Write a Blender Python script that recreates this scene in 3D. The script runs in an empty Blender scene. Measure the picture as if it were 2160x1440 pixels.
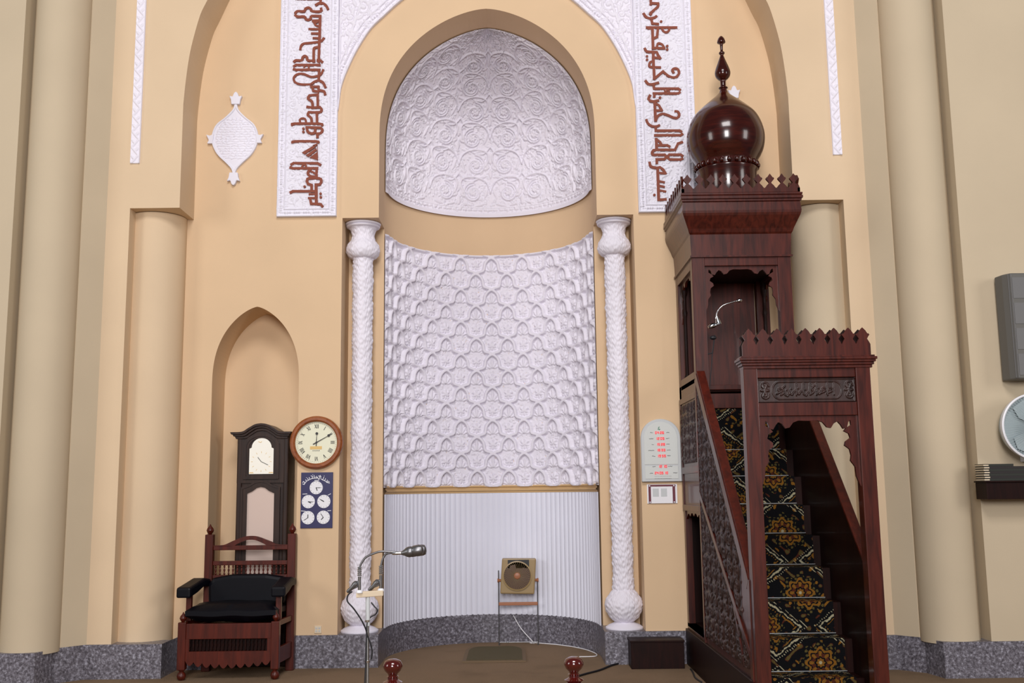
import bpy, bmesh, math, random
import numpy as np
from mathutils import Vector, Matrix
random.seed(7)
C = bpy.context.scene.collection
PI = math.pi
# ------------------------------------------------------------------ camera
FPX = 2150.0; CY = -9.4; CZ = 1.54
PITCH = math.radians(8.33); ROLL = math.radians(0.70)
fw = Vector((0, math.cos(PITCH), math.sin(PITCH)))
r0 = Vector((1, 0, 0)); u0 = Vector((0, -math.sin(PITCH), math.cos(PITCH)))
rt = r0*math.cos(ROLL) - u0*math.sin(ROLL); up = u0*math.cos(ROLL) + r0*math.sin(ROLL)
cam = bpy.data.cameras.new('camera'); cam.sensor_width = 36.0; cam.lens = FPX*36.0/2160.0
cam.clip_start = 0.05; cam.clip_end = 200
co = bpy.data.objects.new('camera', cam); C.objects.link(co)
M = Matrix((rt, up, -fw)).transposed().to_4x4(); M.translation = Vector((0, CY, CZ)); co.matrix_world = M
bpy.context.scene.camera = co

def at(px, py, Y=0.0):
    d = fw + rt*((px-1080)/FPX) - up*((py-720)/FPX)
    t = (Y-CY)/d.y
    return (d.x*t, CZ+d.z*t)
AX = -0.215                                    # the axis of the prayer niche

# ------------------------------------------------------------------ materials
def mat(name, col, rough=0.6, metal=0.0, spec=0.5, coat=0.0, emit=None, estr=0.0):
    m = bpy.data.materials.new(name); m.use_nodes = True
    b = m.node_tree.nodes['Principled BSDF']
    b.inputs['Base Color'].default_value = (*col, 1); b.inputs['Roughness'].default_value = rough
    b.inputs['Metallic'].default_value = metal; b.inputs['Specular IOR Level'].default_value = spec
    b.inputs['Coat Weight'].default_value = coat; b.inputs['Coat Roughness'].default_value = 0.08
    if emit: b.inputs['Emission Color'].default_value = (*emit, 1); b.inputs['Emission Strength'].default_value = estr
    return m
def nd(m, t, **kw):
    n = m.node_tree.nodes.new(t)
    for k, v in kw.items():
        if hasattr(n, k) and not k[0].isupper(): setattr(n, k, v)
        else: n.inputs[k.replace('_', ' ')].default_value = v
    return n
def lk(m, a, b): m.node_tree.links.new(a, b)
def coords(m, scale=(1, 1, 1)):
    tc = nd(m, 'ShaderNodeTexCoord'); mp = nd(m, 'ShaderNodeMapping'); mp.inputs['Scale'].default_value = scale
    lk(m, tc.outputs['Object'], mp.inputs['Vector']); return mp.outputs['Vector']
def ramp(m, fac, stops):
    r = nd(m, 'ShaderNodeValToRGB'); lk(m, fac, r.inputs['Fac'])
    e = r.color_ramp.elements
    while len(e) < len(stops): e.new(0.5)
    for el, (p, c) in zip(e, stops): el.position = p; el.color = (*c, 1)
    return r.outputs['Color']
def bump(m, h, strength, dist):
    b = nd(m, 'ShaderNodeBump'); b.inputs['Strength'].default_value = strength; b.inputs['Distance'].default_value = dist
    lk(m, h, b.inputs['Height']); lk(m, b.outputs['Normal'], m.node_tree.nodes['Principled BSDF'].inputs['Normal'])
def paint(name, col, rough=0.75, grain=0.12):
    m = mat(name, col, rough, spec=0.25); v = coords(m)
    n = nd(m, 'ShaderNodeTexNoise'); n.inputs['Scale'].default_value = 90; n.inputs['Detail'].default_value = 3; lk(m, v, n.inputs['Vector'])
    n2 = nd(m, 'ShaderNodeTexNoise'); n2.inputs['Scale'].default_value = 1.3; n2.inputs['Detail'].default_value = 4; lk(m, v, n2.inputs['Vector'])
    c = ramp(m, n2.outputs['Fac'], [(0.3, tuple(x*0.96 for x in col)), (0.7, tuple(min(1, x*1.03) for x in col))])
    lk(m, c, m.node_tree.nodes['Principled BSDF'].inputs['Base Color'])
    bump(m, n.outputs['Fac'], grain, 0.004); return m
def wood(name, c0, c1, rough=0.3, coat=0.3, scale=(9, 9, 0.9), spec=0.5):
    m = mat(name, c0, rough, spec=spec, coat=coat); v = coords(m, scale)
    n = nd(m, 'ShaderNodeTexNoise'); n.inputs['Scale'].default_value = 3.2; n.inputs['Detail'].default_value = 6; n.inputs['Distortion'].default_value = 0.7
    lk(m, v, n.inputs['Vector'])
    c = ramp(m, n.outputs['Fac'], [(0.32, c0), (0.68, c1)])
    lk(m, c, m.node_tree.nodes['Principled BSDF'].inputs['Base Color'])
    bump(m, n.outputs['Fac'], 0.06, 0.003); return m

m_tan = paint('inner wall ochre paint', (0.675, 0.485, 0.305))
m_outer_dim = paint('outer wall paint toned for light falloff', (0.54, 0.445, 0.315))  # weaker, greyer light at the sides is put into this wall colour
m_pier_dim = paint('pier paint toned for light', (0.66, 0.505, 0.34))  # wall paint with the greyer light on the piers put into its colour
m_white = paint('carved white plaster', (0.78, 0.75, 0.83), 0.7, 0.1)
m_white2 = paint('white calligraphy ground', (0.76, 0.74, 0.82), 0.7, 0.08)
m_rib = paint('ribbed white plaster', (0.76, 0.77, 0.87), 0.65, 0.05)
m_red = paint('brick red lettering', (0.235, 0.062, 0.036), 0.6, 0.1)
m_mould = paint('ochre moulding paint', (0.60, 0.40, 0.20))
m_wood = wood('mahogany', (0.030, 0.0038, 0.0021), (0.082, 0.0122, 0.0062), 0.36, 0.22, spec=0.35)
m_woodd = wood('dark and shaded mahogany', (0.007, 0.0012, 0.0008), (0.016, 0.0028, 0.0017), 0.5, 0.03, spec=0.15)  # dark wood; also stands in for shade on the rear gateway crown
m_woodr = wood('red chair wood', (0.045, 0.0042, 0.0012), (0.090, 0.0095, 0.0030), 0.42, 0.12, spec=0.35)
m_dome = wood('polished dome veneer', (0.020, 0.0018, 0.0010), (0.048, 0.0055, 0.0026), 0.20, 0.35, (2, 2, 12), spec=0.35)
m_clockw = wood('walnut', (0.015, 0.0055, 0.0035), (0.034, 0.0135, 0.0075), 0.45, 0.1, spec=0.35)
m_ring = wood('orange wood rim', (0.22, 0.055, 0.014), (0.34, 0.10, 0.025), 0.3, 0.4, (8, 8, 8))
m_chrome = mat('chrome', (0.72, 0.74, 0.77), 0.16, 1.0)
m_silver = mat('satin steel', (0.55, 0.58, 0.60), 0.3, 1.0)
m_gun = mat('grey metal grille', (0.20, 0.20, 0.21), 0.38, 0.9)
m_black = mat('black rubber', (0.008, 0.008, 0.011), 0.5)
m_navy = mat('dark navy leather', (0.0016, 0.0018, 0.0045), 0.45, spec=0.18)
m_dial = mat('cream dial', (0.78, 0.78, 0.60), 0.5)
m_blackp = mat('black paint', (0.010, 0.010, 0.012), 0.5)
m_brassl = mat('pale brass label', (0.72, 0.48, 0.16), 0.4)
m_moon = mat('silvered dial', (0.95, 0.93, 0.84), 0.35)
m_blue = mat('navy blue board', (0.016, 0.014, 0.085), 0.4)
m_whitep = mat('white plastic', (0.80, 0.80, 0.84), 0.4)
m_grey = mat('light grey plastic', (0.52, 0.54, 0.55), 0.4)
m_grey2 = mat('pale grey panel', (0.60, 0.62, 0.60), 0.45)
m_led = mat('lit red display digits', (0.55, 0.012, 0.02), 0.4, emit=(1.0, 0.03, 0.05), estr=0.55)
m_green = mat('green print', (0.02, 0.20, 0.10), 0.5)
m_maroon = mat('maroon print', (0.12, 0.006, 0.02), 0.5)
m_paper = mat('white paper', (0.80, 0.79, 0.82), 0.6)
m_speaker = mat('grey speaker cabinet', (0.115, 0.11, 0.10), 0.55)
m_grille = mat('grey speaker grille', (0.15, 0.148, 0.148), 0.7)
m_fangrey = mat('pale blue grey fan plastic', (0.36, 0.43, 0.45), 0.4)
m_fanb = mat('fan tan plastic', (0.31, 0.21, 0.09), 0.4)
m_fand = mat('fan brown plastic', (0.075, 0.032, 0.015), 0.3)
m_fano = mat('fan orange brown plastic', (0.34, 0.13, 0.06), 0.4)
m_cream = mat('cream plate', (0.70, 0.58, 0.42), 0.5)
m_glass = mat('clear glass', (1, 1, 1), 0.03, spec=0.5); m_glass.node_tree.nodes['Principled BSDF'].inputs['Transmission Weight'].default_value = 1.0
m_glass.node_tree.nodes['Principled BSDF'].inputs['IOR'].default_value = 1.35
m_mirror = mat('mirror with painted pale reflection', (0.70, 0.55, 0.48), 0.3, 0.2)  # pale colour stands in for the hall reflected in the mirror
m_skirt = paint('ball post wood', (0.05, 0.004, 0.002), 0.2, 0.0); 
m_ball = mat('polished red brown wood', (0.060, 0.004, 0.0025), 0.14, coat=0.8)
m_carve = wood('carved mahogany', (0.014, 0.0048, 0.0042), (0.042, 0.0155, 0.0125), 0.45, 0.1)

# granite
m_granite = mat('speckled grey granite', (0.2, 0.2, 0.22), 0.32)
v = coords(m_granite)
n1 = nd(m_granite, 'ShaderNodeTexNoise'); n1.inputs['Scale'].default_value = 42; n1.inputs['Detail'].default_value = 8; n1.inputs['Roughness'].default_value = 0.75; lk(m_granite, v, n1.inputs['Vector'])
lk(m_granite, ramp(m_granite, n1.outputs['Fac'], [(0.34, (0.035, 0.032, 0.040)), (0.47, (0.115, 0.105, 0.125)), (0.56, (0.21, 0.20, 0.235)), (0.66, (0.46, 0.46, 0.54))]), m_granite.node_tree.nodes['Principled BSDF'].inputs['Base Color'])
# carpet
m_carpet = mat('brown carpet', (0.12, 0.08, 0.05), 0.95, spec=0.05)
v = coords(m_carpet)
n1 = nd(m_carpet, 'ShaderNodeTexNoise'); n1.inputs['Scale'].default_value = 160; n1.inputs['Detail'].default_value = 5; lk(m_carpet, v, n1.inputs['Vector'])
n2 = nd(m_carpet, 'ShaderNodeTexNoise'); n2.inputs['Scale'].default_value = 2.0; n2.inputs['Detail'].default_value = 3; lk(m_carpet, v, n2.inputs['Vector'])
mx = nd(m_carpet, 'ShaderNodeMath', operation='ADD'); lk(m_carpet, n1.outputs['Fac'], mx.inputs[0]); lk(m_carpet, n2.outputs['Fac'], mx.inputs[1])
lk(m_carpet, ramp(m_carpet, mx.outputs[0], [(0.35, (0.085, 0.060, 0.036)), (0.98, (0.24, 0.165, 0.105))]), m_carpet.node_tree.nodes['Principled BSDF'].inputs['Base Color'])
mh = nd(m_carpet, 'ShaderNodeMath', operation='MULTIPLY'); mh.inputs[1].default_value = 1.0; lk(m_carpet, n1.outputs['Fac'], mh.inputs[0]); bump(m_carpet, mh.outputs[0], 0.5, 0.01)
# tufted stair carpet colours
def tuft(n, c):
    m = mat(n, c, 0.95, spec=0.05); v = coords(m); t = nd(m, 'ShaderNodeTexNoise'); t.inputs['Scale'].default_value = 420; lk(m, v, t.inputs['Vector'])
    lk(m, ramp(m, t.outputs['Fac'], [(0.3, tuple(x*0.55 for x in c)), (0.7, tuple(x*1.35 for x in c))]), m.node_tree.nodes['Principled BSDF'].inputs['Base Color']); return m
TUFT = [tuft('black carpet tufts', (0.006, 0.006, 0.007)), tuft('gold carpet tufts', (0.19, 0.085, 0.014)), tuft('cream carpet tufts', (0.34, 0.31, 0.20)), tuft('dark red carpet tufts', (0.07, 0.020, 0.011)), tuft('olive carpet tufts', (0.085, 0.066, 0.022))]
def carpet_pattern(x, v):
    """which wool shows at (x, v): diamond medallions with lobed flowers and curling vines"""
    PX, PV = 0.60, 0.45
    i = np.floor(x/PX+0.5); a = x-i*PX; b0 = v-(i % 2)*PV/2*0; b = (b0/PV-np.floor(b0/PV+0.5))*PV
    out = np.zeros(x.shape, int)
    wob = 0.10*np.sin(a*70)*np.sin(b*55)
    vine = np.sin(x*62+3*np.sin(v*31))+np.sin(v*70+3*np.sin(x*29)); out[vine > 1.15] = 3; out[vine > 1.5] = 4
    out[(np.sin(x*48+2.6*np.sin(v*24+1))+np.sin(v*44+2*np.sin(x*37))) > 1.62] = 1
    d = np.abs(a)/0.30+np.abs(b)/0.225+wob*0.35
    for cx, cb, sc in ((0.0, 0.0, 1.0), (0.30, 0.225, 1.25), (-0.30, 0.225, 1.25), (0.30, -0.225, 1.25), (-0.30, -0.225, 1.25)):
        p, q = (a-cx)/sc, (b-cb)/sc; r = np.hypot(p, q); t = np.arctan2(q, p)
        lob = 1+0.13*np.cos(8*t); k = r/lob
        m_ = k < 0.105
        out[m_] = 0
        out[m_ & (np.sin(t*16)*np.cos(r*190) > 0.25)] = 4
        out[k < 0.078] = 1; out[k < 0.064] = 0; out[k < 0.056] = 3; out[(k < 0.056) & (np.cos(8*t) > 0.3)] = 1; out[k < 0.032] = 0; out[k < 0.022] = 1; out[k < 0.009] = 2
    out[np.abs(d-0.78) < 0.10] = 0
    e = np.abs(d-0.78); out[(e < 0.030+0.018*np.sin(a*150)*np.sin(b*150))] = 2
    out[(np.abs(d-0.92) < 0.03) & (np.sin((a+b)*260) > 0.5)] = 2
    out[(np.abs(d-0.66) < 0.025) & (np.sin((a-b)*230) > 0.4)] = 1
    return out
def carpet_piece(name, x0, x1, y, depth, z0, z1, v0, parent, label):
    """carpet over one riser and its tread, coloured tuft by tuft"""
    c = 0.0042; nx = int((x1-x0)/c); nr = int((z1-z0)/c); nt = max(1, int(depth/0.012))
    xs = np.linspace(x0, x1, nx+1)
    rows = [(y, z0+(z1-z0)*k/nr) for k in range(nr+1)]+[(y+depth*k/nt, z1) for k in range(1, nt+1)]
    org = WP[parent.name]
    V = [(x-org.x, p[0]-org.y, p[1]-org.z) for p in rows for x in xs]
    n = nx+1; Fs = [(j*n+i, j*n+i+1, (j+1)*n+i+1, (j+1)*n+i) for j in range(len(rows)-1) for i in range(nx)]
    me = bpy.data.meshes.new(name); me.from_pydata(V, [], Fs)
    ln = np.concatenate([[0], np.cumsum([math.hypot(b[0]-a[0], b[1]-a[1]) for a, b in zip(rows, rows[1:])])]); vm_ = (ln[:-1]+ln[1:])/2
    Xc, Vc = np.meshgrid((xs[:-1]+xs[1:])/2, v0+vm_)
    for m in TUFT: me.materials.append(m)
    me.polygons.foreach_set('material_index', carpet_pattern(Xc-1.80, Vc).astype(np.int32).ravel())
    o = bpy.data.objects.new(name, me); C.objects.link(o); o.parent = parent; WP[o.name] = Vector(org); o['label'] = label
    return o

# ------------------------------------------------------------------ mesh builder
class MB:
    def __init__(s): s.v = []; s.f = []
    def add(s, vs, fs):
        o = len(s.v); s.v += [tuple(p) for p in vs]; s.f += [tuple(i+o for i in f) for f in fs]; return s
    def box(s, x0, x1, y0, y1, z0, z1):
        return s.add([(x0,y0,z0),(x1,y0,z0),(x1,y1,z0),(x0,y1,z0),(x0,y0,z1),(x1,y0,z1),(x1,y1,z1),(x0,y1,z1)],
                     [(0,3,2,1),(4,5,6,7),(0,1,5,4),(1,2,6,5),(2,3,7,6),(3,0,4,7)])
    def prism(s, poly, ax, a0, a1):
        n = len(poly)
        def P(p, a): return (p[0], a, p[1]) if ax == 'y' else ((a, p[0], p[1]) if ax == 'x' else (p[0], p[1], a))
        vs = [P(p, a0) for p in poly] + [P(p, a1) for p in poly]
        fs = [tuple(range(n)), tuple(range(2*n-1, n-1, -1))] + [(i, i+n, (i+1) % n+n, (i+1) % n) for i in range(n)]
        return s.add(vs, fs)
    def lathe(s, cx, cy, prof, n=28, a0=0.0, a1=2*PI):
        full = abs(a1-a0-2*PI) < 1e-6; m = n if full else n+1
        vs = [(cx+r*math.cos(a0+(a1-a0)*i/n), cy+r*math.sin(a0+(a1-a0)*i/n), z) for r, z in prof for i in range(m)]
        fs = []
        for j in range(len(prof)-1):
            for i in range(n):
                k = (i+1) % m
                fs.append((j*m+i, j*m+k, (j+1)*m+k, (j+1)*m+i))
        if full: fs += [tuple(range(m-1, -1, -1)), tuple((len(prof)-1)*m+i for i in range(m))]
        return s.add(vs, fs)
    def axis_lathe(s, p, d, prof, n=20):
        p = Vector(p); d = Vector(d).normalized(); a = d.orthogonal().normalized(); b = d.cross(a)
        vs = [p+d*t+(a*math.cos(2*PI*i/n)+b*math.sin(2*PI*i/n))*r for r, t in prof for i in range(n)]
        fs = [(j*n+i, j*n+(i+1) % n, (j+1)*n+(i+1) % n, (j+1)*n+i) for j in range(len(prof)-1) for i in range(n)]
        fs += [tuple(range(n-1, -1, -1)), tuple((len(prof)-1)*n+i for i in range(n))]
        return s.add(vs, fs)
    def tube(s, pts, r, n=10, ry=None):
        pts = [Vector(p) for p in pts]; vs = []; a = None
        for i, p in enumerate(pts):
            d = (pts[min(i+1, len(pts)-1)] - pts[max(i-1, 0)]).normalized()
            if a is None: a = d.orthogonal().normalized()
            a = (a - d*a.dot(d)).normalized(); b = d.cross(a)
            vs += [p+a*(r*math.cos(2*PI*k/n))+b*(r*math.sin(2*PI*k/n)) for k in range(n)]
        fs = [(j*n+i, j*n+(i+1) % n, (j+1)*n+(i+1) % n, (j+1)*n+i) for j in range(len(pts)-1) for i in range(n)]
        fs += [tuple(range(n-1, -1, -1)), tuple((len(pts)-1)*n+i for i in range(n))]
        return s.add(vs, fs)
    def ball(s, c, r, sx=1, sy=1, sz=1, n=16):
        c = Vector(c); prof = [(max(1e-4, r*math.sin(PI*j/10)), -r*math.cos(PI*j/10)) for j in range(11)]
        vs = [(c.x+q*math.cos(2*PI*i/n)*sx, c.y+q*math.sin(2*PI*i/n)*sy, c.z+z*sz) for q, z in prof for i in range(n)]
        fs = [(j*n+i, j*n+(i+1) % n, (j+1)*n+(i+1) % n, (j+1)*n+i) for j in range(10) for i in range(n)]
        return s.add(vs, fs)
    def rib(s, pts, w, y0b, y1):
        """flat stroke along points (x,z), thick from y0 to y1"""
        for (x0, z0), (x1, z1) in zip(pts, pts[1:]):
            s.kk = (getattr(s, 'kk', 0)+1) % 23; y0 = y0b-0.00011*s.kk*math.copysign(1, y1-y0b)
            L = math.hypot(x1-x0, z1-z0)
            if L < 1e-6: continue
            dx, dz = (x1-x0)/L, (z1-z0)/L; e = w*0.34; nx, nz = -dz*w/2, dx*w/2
            s.prism([(x0-dx*e+nx, z0-dz*e+nz), (x0-dx*e-nx, z0-dz*e-nz), (x1+dx*e-nx, z1+dz*e-nz), (x1+dx*e+nx, z1+dz*e+nz)], 'y', y0, y1)
        return s
    def cyl_y(s, cx, cz, r, y0, y1, n=40):
        return s.prism([(cx+r*math.cos(2*PI*i/n), cz+r*math.sin(2*PI*i/n)) for i in range(n)], 'y', y0, y1)
def smooth_pts(pts, n=6):
    """Catmull-Rom through the points"""
    P = [Vector(p) for p in pts]; out = []
    for i in range(len(P)-1):
        a = P[max(i-1, 0)]; b = P[i]; c = P[i+1]; d = P[min(i+2, len(P)-1)]
        for k in range(n):
            t = k/n
            out.append(0.5*((2*b)+(c-a)*t+(2*a-5*b+4*c-d)*t*t+(3*b-a-3*c+d)*t**3))
    out.append(P[-1]); return [tuple(p) for p in out]

WP = {}
def empty(name, loc, label=None, cat=None, group=None, rz=0.0):
    o = bpy.data.objects.new(name, None); C.objects.link(o); o.location = loc; o.rotation_euler = (0, 0, rz)
    o.empty_display_size = 0.1; WP[o.name] = Vector(loc)
    if label: tag(o, label, cat, group)
    return o
def tag(o, label=None, cat=None, group=None, kind=None):
    if label: o['label'] = label
    if cat: o['category'] = cat
    if group: o['group'] = group
    if kind: o['kind'] = kind
    return o
def obj(name, mb, m, parent=None, smooth=False, weld=False, bevel=0.0, local=False, kind=None, label=None, loc=None):
    me = bpy.data.meshes.new(name)
    org = Vector((0, 0, 0))
    if parent is not None and not local: org = WP[parent.name]
    if parent is None:
        if loc is not None: org = Vector(loc)
        elif not local:
            xs = [p[0] for p in mb.v]; ys = [p[1] for p in mb.v]; zs = [p[2] for p in mb.v]
            org = Vector(((min(xs)+max(xs))/2, (min(ys)+max(ys))/2, min(zs)))
    me.from_pydata([(p[0]-org.x, p[1]-org.y, p[2]-org.z) for p in mb.v], [], mb.f)
    bm = bmesh.new(); bm.from_mesh(me)
    if weld: bmesh.ops.remove_doubles(bm, verts=bm.verts, dist=1e-4)
    bmesh.ops.recalc_face_normals(bm, faces=bm.faces); bm.to_mesh(me); bm.free()
    me.materials.append(m)
    o = bpy.data.objects.new(name, me); C.objects.link(o)
    if parent is not None: o.parent = parent; WP[o.name] = Vector(WP[parent.name])
    else: o.location = org; WP[o.name] = org.copy()
    if smooth:
        for p in me.polygons: p.use_smooth = True
        me.set_sharp_from_angle(angle=math.radians(38))
    if bevel:
        b = o.modifiers.new('bevel', 'BEVEL'); b.width = bevel; b.segments = 2; b.limit_method = 'ANGLE'; b.angle_limit = math.radians(40)
    if kind: o['kind'] = kind
    if label: o['label'] = label
    return o

# ------------------------------------------------------------------ relief fields
class Field:
    def __init__(s, x0, x1, z0, z1, res=0.005):
        s.x0, s.z0, s.res = x0, z0, res
        s.nx = int((x1-x0)/res)+2; s.nz = int((z1-z0)/res)+2
        s.H = np.zeros((s.nz, s.nx)); s.X = x0+np.arange(s.nx)*res; s.Z = z0+np.arange(s.nz)*res
    def seg(s, p, q, w0, w1, h0, h1, flat):
        W = max(w0, w1)
        i0 = max(0, int((min(p[0], q[0])-W-s.x0)/s.res)); i1 = min(s.nx, int((max(p[0], q[0])+W-s.x0)/s.res)+2)
        j0 = max(0, int((min(p[1], q[1])-W-s.z0)/s.res)); j1 = min(s.nz, int((max(p[1], q[1])+W-s.z0)/s.res)+2)
        if i1 <= i0 or j1 <= j0: return
        X = s.X[None, i0:i1]; Z = s.Z[j0:j1, None]
        dx, dz = q[0]-p[0], q[1]-p[1]; L = dx*dx+dz*dz
        t = np.clip(((X-p[0])*dx+(Z-p[1])*dz)/L, 0, 1) if L > 1e-12 else np.zeros((j1-j0, i1-i0))
        d = np.hypot(X-p[0]-t*dx, Z-p[1]-t*dz); w = w0+(w1-w0)*t; h = h0+(h1-h0)*t
        k = d/np.maximum(w, 1e-5)
        val = h*(np.clip((1-k)*4.0, 0, 1) if flat else np.sqrt(np.clip(1-k*k, 0, 1)))
        s.H[j0:j1, i0:i1] = np.maximum(s.H[j0:j1, i0:i1], val)
    def stroke(s, pts, w, h, w1=None, flat=False):
        n = len(pts)-1
        for i in range(n):
            a = w if w1 is None else w+(w1-w)*i/n; b = w if w1 is None else w+(w1-w)*(i+1)/n
            s.seg(pts[i], pts[i+1], a, b, h, h, flat)
    def leaf(s, p, q, w, h):
        """pointed leaf from p to q with a central groove"""
        n = 8; v = []
        for i in range(n+1):
            t = i/n; v.append((p[0]+(q[0]-p[0])*t, p[1]+(q[1]-p[1])*t))
        for i in range(n):
            a = w*math.sin(PI*min(1, (i/n)*0.97+0.03))**0.8+0.002; b = w*math.sin(PI*min(1, ((i+1)/n)*0.97+0.03))**0.8+0.002
            s.seg(v[i], v[i+1], a, b, h, h, False)
    def dot(s, x, z, r, h): s.seg((x, z), (x, z), r, r, h, h, False)
    def spiral(s, cx, cz, r, turns, sg, a0, w, h):
        pts = []
        n = int(14*turns)+4
        for i in range(n+1):
            t = i/n; a = a0+sg*turns*2*PI*t; q = r*(1-0.78*t); pts.append((cx+q*math.cos(a), cz+q*math.sin(a)))
        s.stroke(pts, w, h, w*0.65); return pts
    def pits(s, n, rnd, r=0.006, d=0.012, lim=0.004):
        """small drilled holes in the ground of the relief"""
        for _ in range(n):
            i = rnd.randrange(2, s.nx-2); j = rnd.randrange(2, s.nz-2)
            if s.H[j, i] < lim and s.H[j, i] > -0.001: s.H[j, i] = -d; s.H[j+1, i] = min(s.H[j+1, i], -d*.6); s.H[j, i+1] = min(s.H[j, i+1], -d*.6)
    def fill(s, n, rnd, l=0.035, w=0.009, h=0.012, lim=0.004):
        """little leaves and tendrils in whatever ground is still bare"""
        for _ in range(n):
            i = rnd.randrange(2, s.nx-2); j = rnd.randrange(2, s.nz-2)
            if s.H[j, i] < lim:
                x, z = s.X[i], s.Z[j]; a = rnd.uniform(0, 2*PI); q = l*rnd.uniform(.6, 1.2)
                if rnd.random() < 0.6: s.leaf((x, z), (x+q*math.cos(a), z+q*math.sin(a)), w, h)
                else: s.spiral(x, z, q*0.6, 1.1, rnd.choice((-1, 1)), a, w*0.6, h)
    def sample(s, x, z):
        fx = np.clip((x-s.x0)/s.res, 0, s.nx-1.001); fz = np.clip((z-s.z0)/s.res, 0, s.nz-1.001)
        i = fx.astype(int); j = fz.astype(int); a = fx-i; b = fz-j; H = s.H
        return H[j, i]*(1-a)*(1-b)+H[j, i+1]*a*(1-b)+H[j+1, i]*(1-a)*b+H[j+1, i+1]*a*b
def grid_obj(name, P, m, parent=None, flip=False, kind=None):
    """P: array (nz, nx, 3) of world points"""
    nz, nx, _ = P.shape
    org = np.array(WP[parent.name]) if parent is not None else np.array([P[..., 0].mean(), P[..., 1].mean(), P[..., 2].min()])
    me = bpy.data.meshes.new(name); V = (P-org).reshape(-1, 3)
    idx = np.arange(nz*nx).reshape(nz, nx)
    F = np.stack([idx[:-1, :-1], idx[:-1, 1:], idx[1:, 1:], idx[1:, :-1]], -1).reshape(-1, 4)
    if flip: F = F[:, ::-1]
    me.vertices.add(len(V)); me.vertices.foreach_set('co', V.astype(np.float32).ravel())
    me.loops.add(F.size); me.loops.foreach_set('vertex_index', F.astype(np.int32).ravel())
    me.polygons.add(len(F)); me.polygons.foreach_set('loop_start', (np.arange(len(F))*4).astype(np.int32))
    me.polygons.foreach_set('use_smooth', np.ones(len(F), dtype=bool))
    me.update(calc_edges=True); me.validate()
    me.materials.append(m); o = bpy.data.objects.new(name, me); C.objects.link(o)
    if parent is not None: o.parent = parent; WP[o.name] = Vector(WP[parent.name])
    else: o.location = org; WP[o.name] = Vector(org)
    if kind: o['kind'] = kind
    return o

# ------------------------------------------------------------------ the shell
TOP = 9.6
# half width of the mihrab arch against height (springing line upwards)
def pointed(U, z0, h, a, b, n=40):
    """smooth pointed arch profile: half widths against height, springing line upwards"""
    out = []
    for i in range(n+1):
        q = 1-(1-i/n)**1.6; out.append((U*max(0.0, 1-q**a)**b, z0+h*q))
    out[-1] = (0.0, z0+h); return out
ARCH = [(1.035, 4.12)] + pointed(1.035, 4.90, 1.31, 2.5, 0.62)
def halfw(z):
    zs = [p[1] for p in ARCH]; us = [p[0] for p in ARCH]
    return np.interp(z, zs, us)
def arch_z(u):
    us = [p[0] for p in ARCH][::-1]; zs = [p[1] for p in ARCH][::-1]
    return float(np.interp(u, us[:-2], zs[:-2])) if u < 1.034 else 4.12
BIG = [(2.79, 4.12), (2.79, 5.10), (2.775, 5.33), (2.75, 5.57), (2.715, 5.76), (2.66, 5.98), (2.60, 6.12), (2.48, 6.40), (2.33, 6.68), (2.12, 7.0), (1.85, 7.35), (1.5, 7.72), (1.1, 8.05), (0.7, 8.3), (0.35, 8.47), (0.0, 8.58)]
SNP = pointed(0.4025, 2.55, 0.725, 2.5, 0.70, 26)
SN = [(-2.3825-u, z) for u, z in SNP] + [(-2.3825+u, z) for u, z in SNP[::-1][1:]]

wall = MB()
def strip(x0, x1, z0, z1): wall.add([(x0, 0, z0), (x1, 0, z0), (x1, 0, z1), (x0, 0, z1)], [(0, 1, 2, 3)])
def strips(prof, ztop, Y, mb):
    for (xa, za), (xb, zb) in zip(prof, prof[1:]):
        if abs(xb-xa) < 1e-6: continue
        mb.add([(xa, Y, za), (xb, Y, zb), (xb, Y, ztop), (xa, Y, ztop)], [(0, 1, 2, 3)])
# front plane, left of the niche
wall.add([(AX-3.3, 0, 0), (-2.785, 0, 0), (-2.785, 0, TOP), (AX-3.3, 0, TOP)], [(0, 1, 2, 3)])
strips(SN, TOP, 0, wall)
wall.add([(-1.98, 0, 0), (AX-1.38, 0, 0), (AX-1.38, 0, TOP), (-1.98, 0, TOP)], [(0, 1, 2, 3)])
wall.add([(AX+1.38, 0, 0), (AX+3.3, 0, 0), (AX+3.3, 0, TOP), (AX+1.38, 0, TOP)], [(0, 1, 2, 3)])
for s in (-1, 1):
    wall.add([(AX+s*1.38, 0, 4.12), (AX+s*1.035, 0, 4.12), (AX+s*1.035, 0, TOP), (AX+s*1.38, 0, TOP)], [(0, 1, 2, 3)])
AP = ARCH
prof = [(AX-u, z) for u, z in AP] + [(AX+u, z) for u, z in AP[::-1][1:]]
strips(prof, TOP, 0, wall)
D = 0.42
for (xa, za), (xb, zb) in zip(prof, prof[1:]):      # soffit of the arch
    wall.add([(xa, 0, za), (xb, 0, zb), (xb, D, zb), (xa, D, za)], [(0, 1, 2, 3)])
for s in (-1, 1):                                   # column recess
    a, b = AX+s*1.035, AX+s*1.38
    wall.add([(b, 0, 0), (b, D, 0), (b, D, 4.12), (b, 0, 4.12)], [(0, 1, 2, 3)])
    wall.add([(a, D, 0), (b, D, 0), (b, D, 4.12), (a, D, 4.12)], [(0, 1, 2, 3)])
    wall.add([(a, 0, 4.12), (b, 0, 4.12), (b, D, 4.12), (a, D, 4.12)], [(0, 1, 2, 3)])
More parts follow.
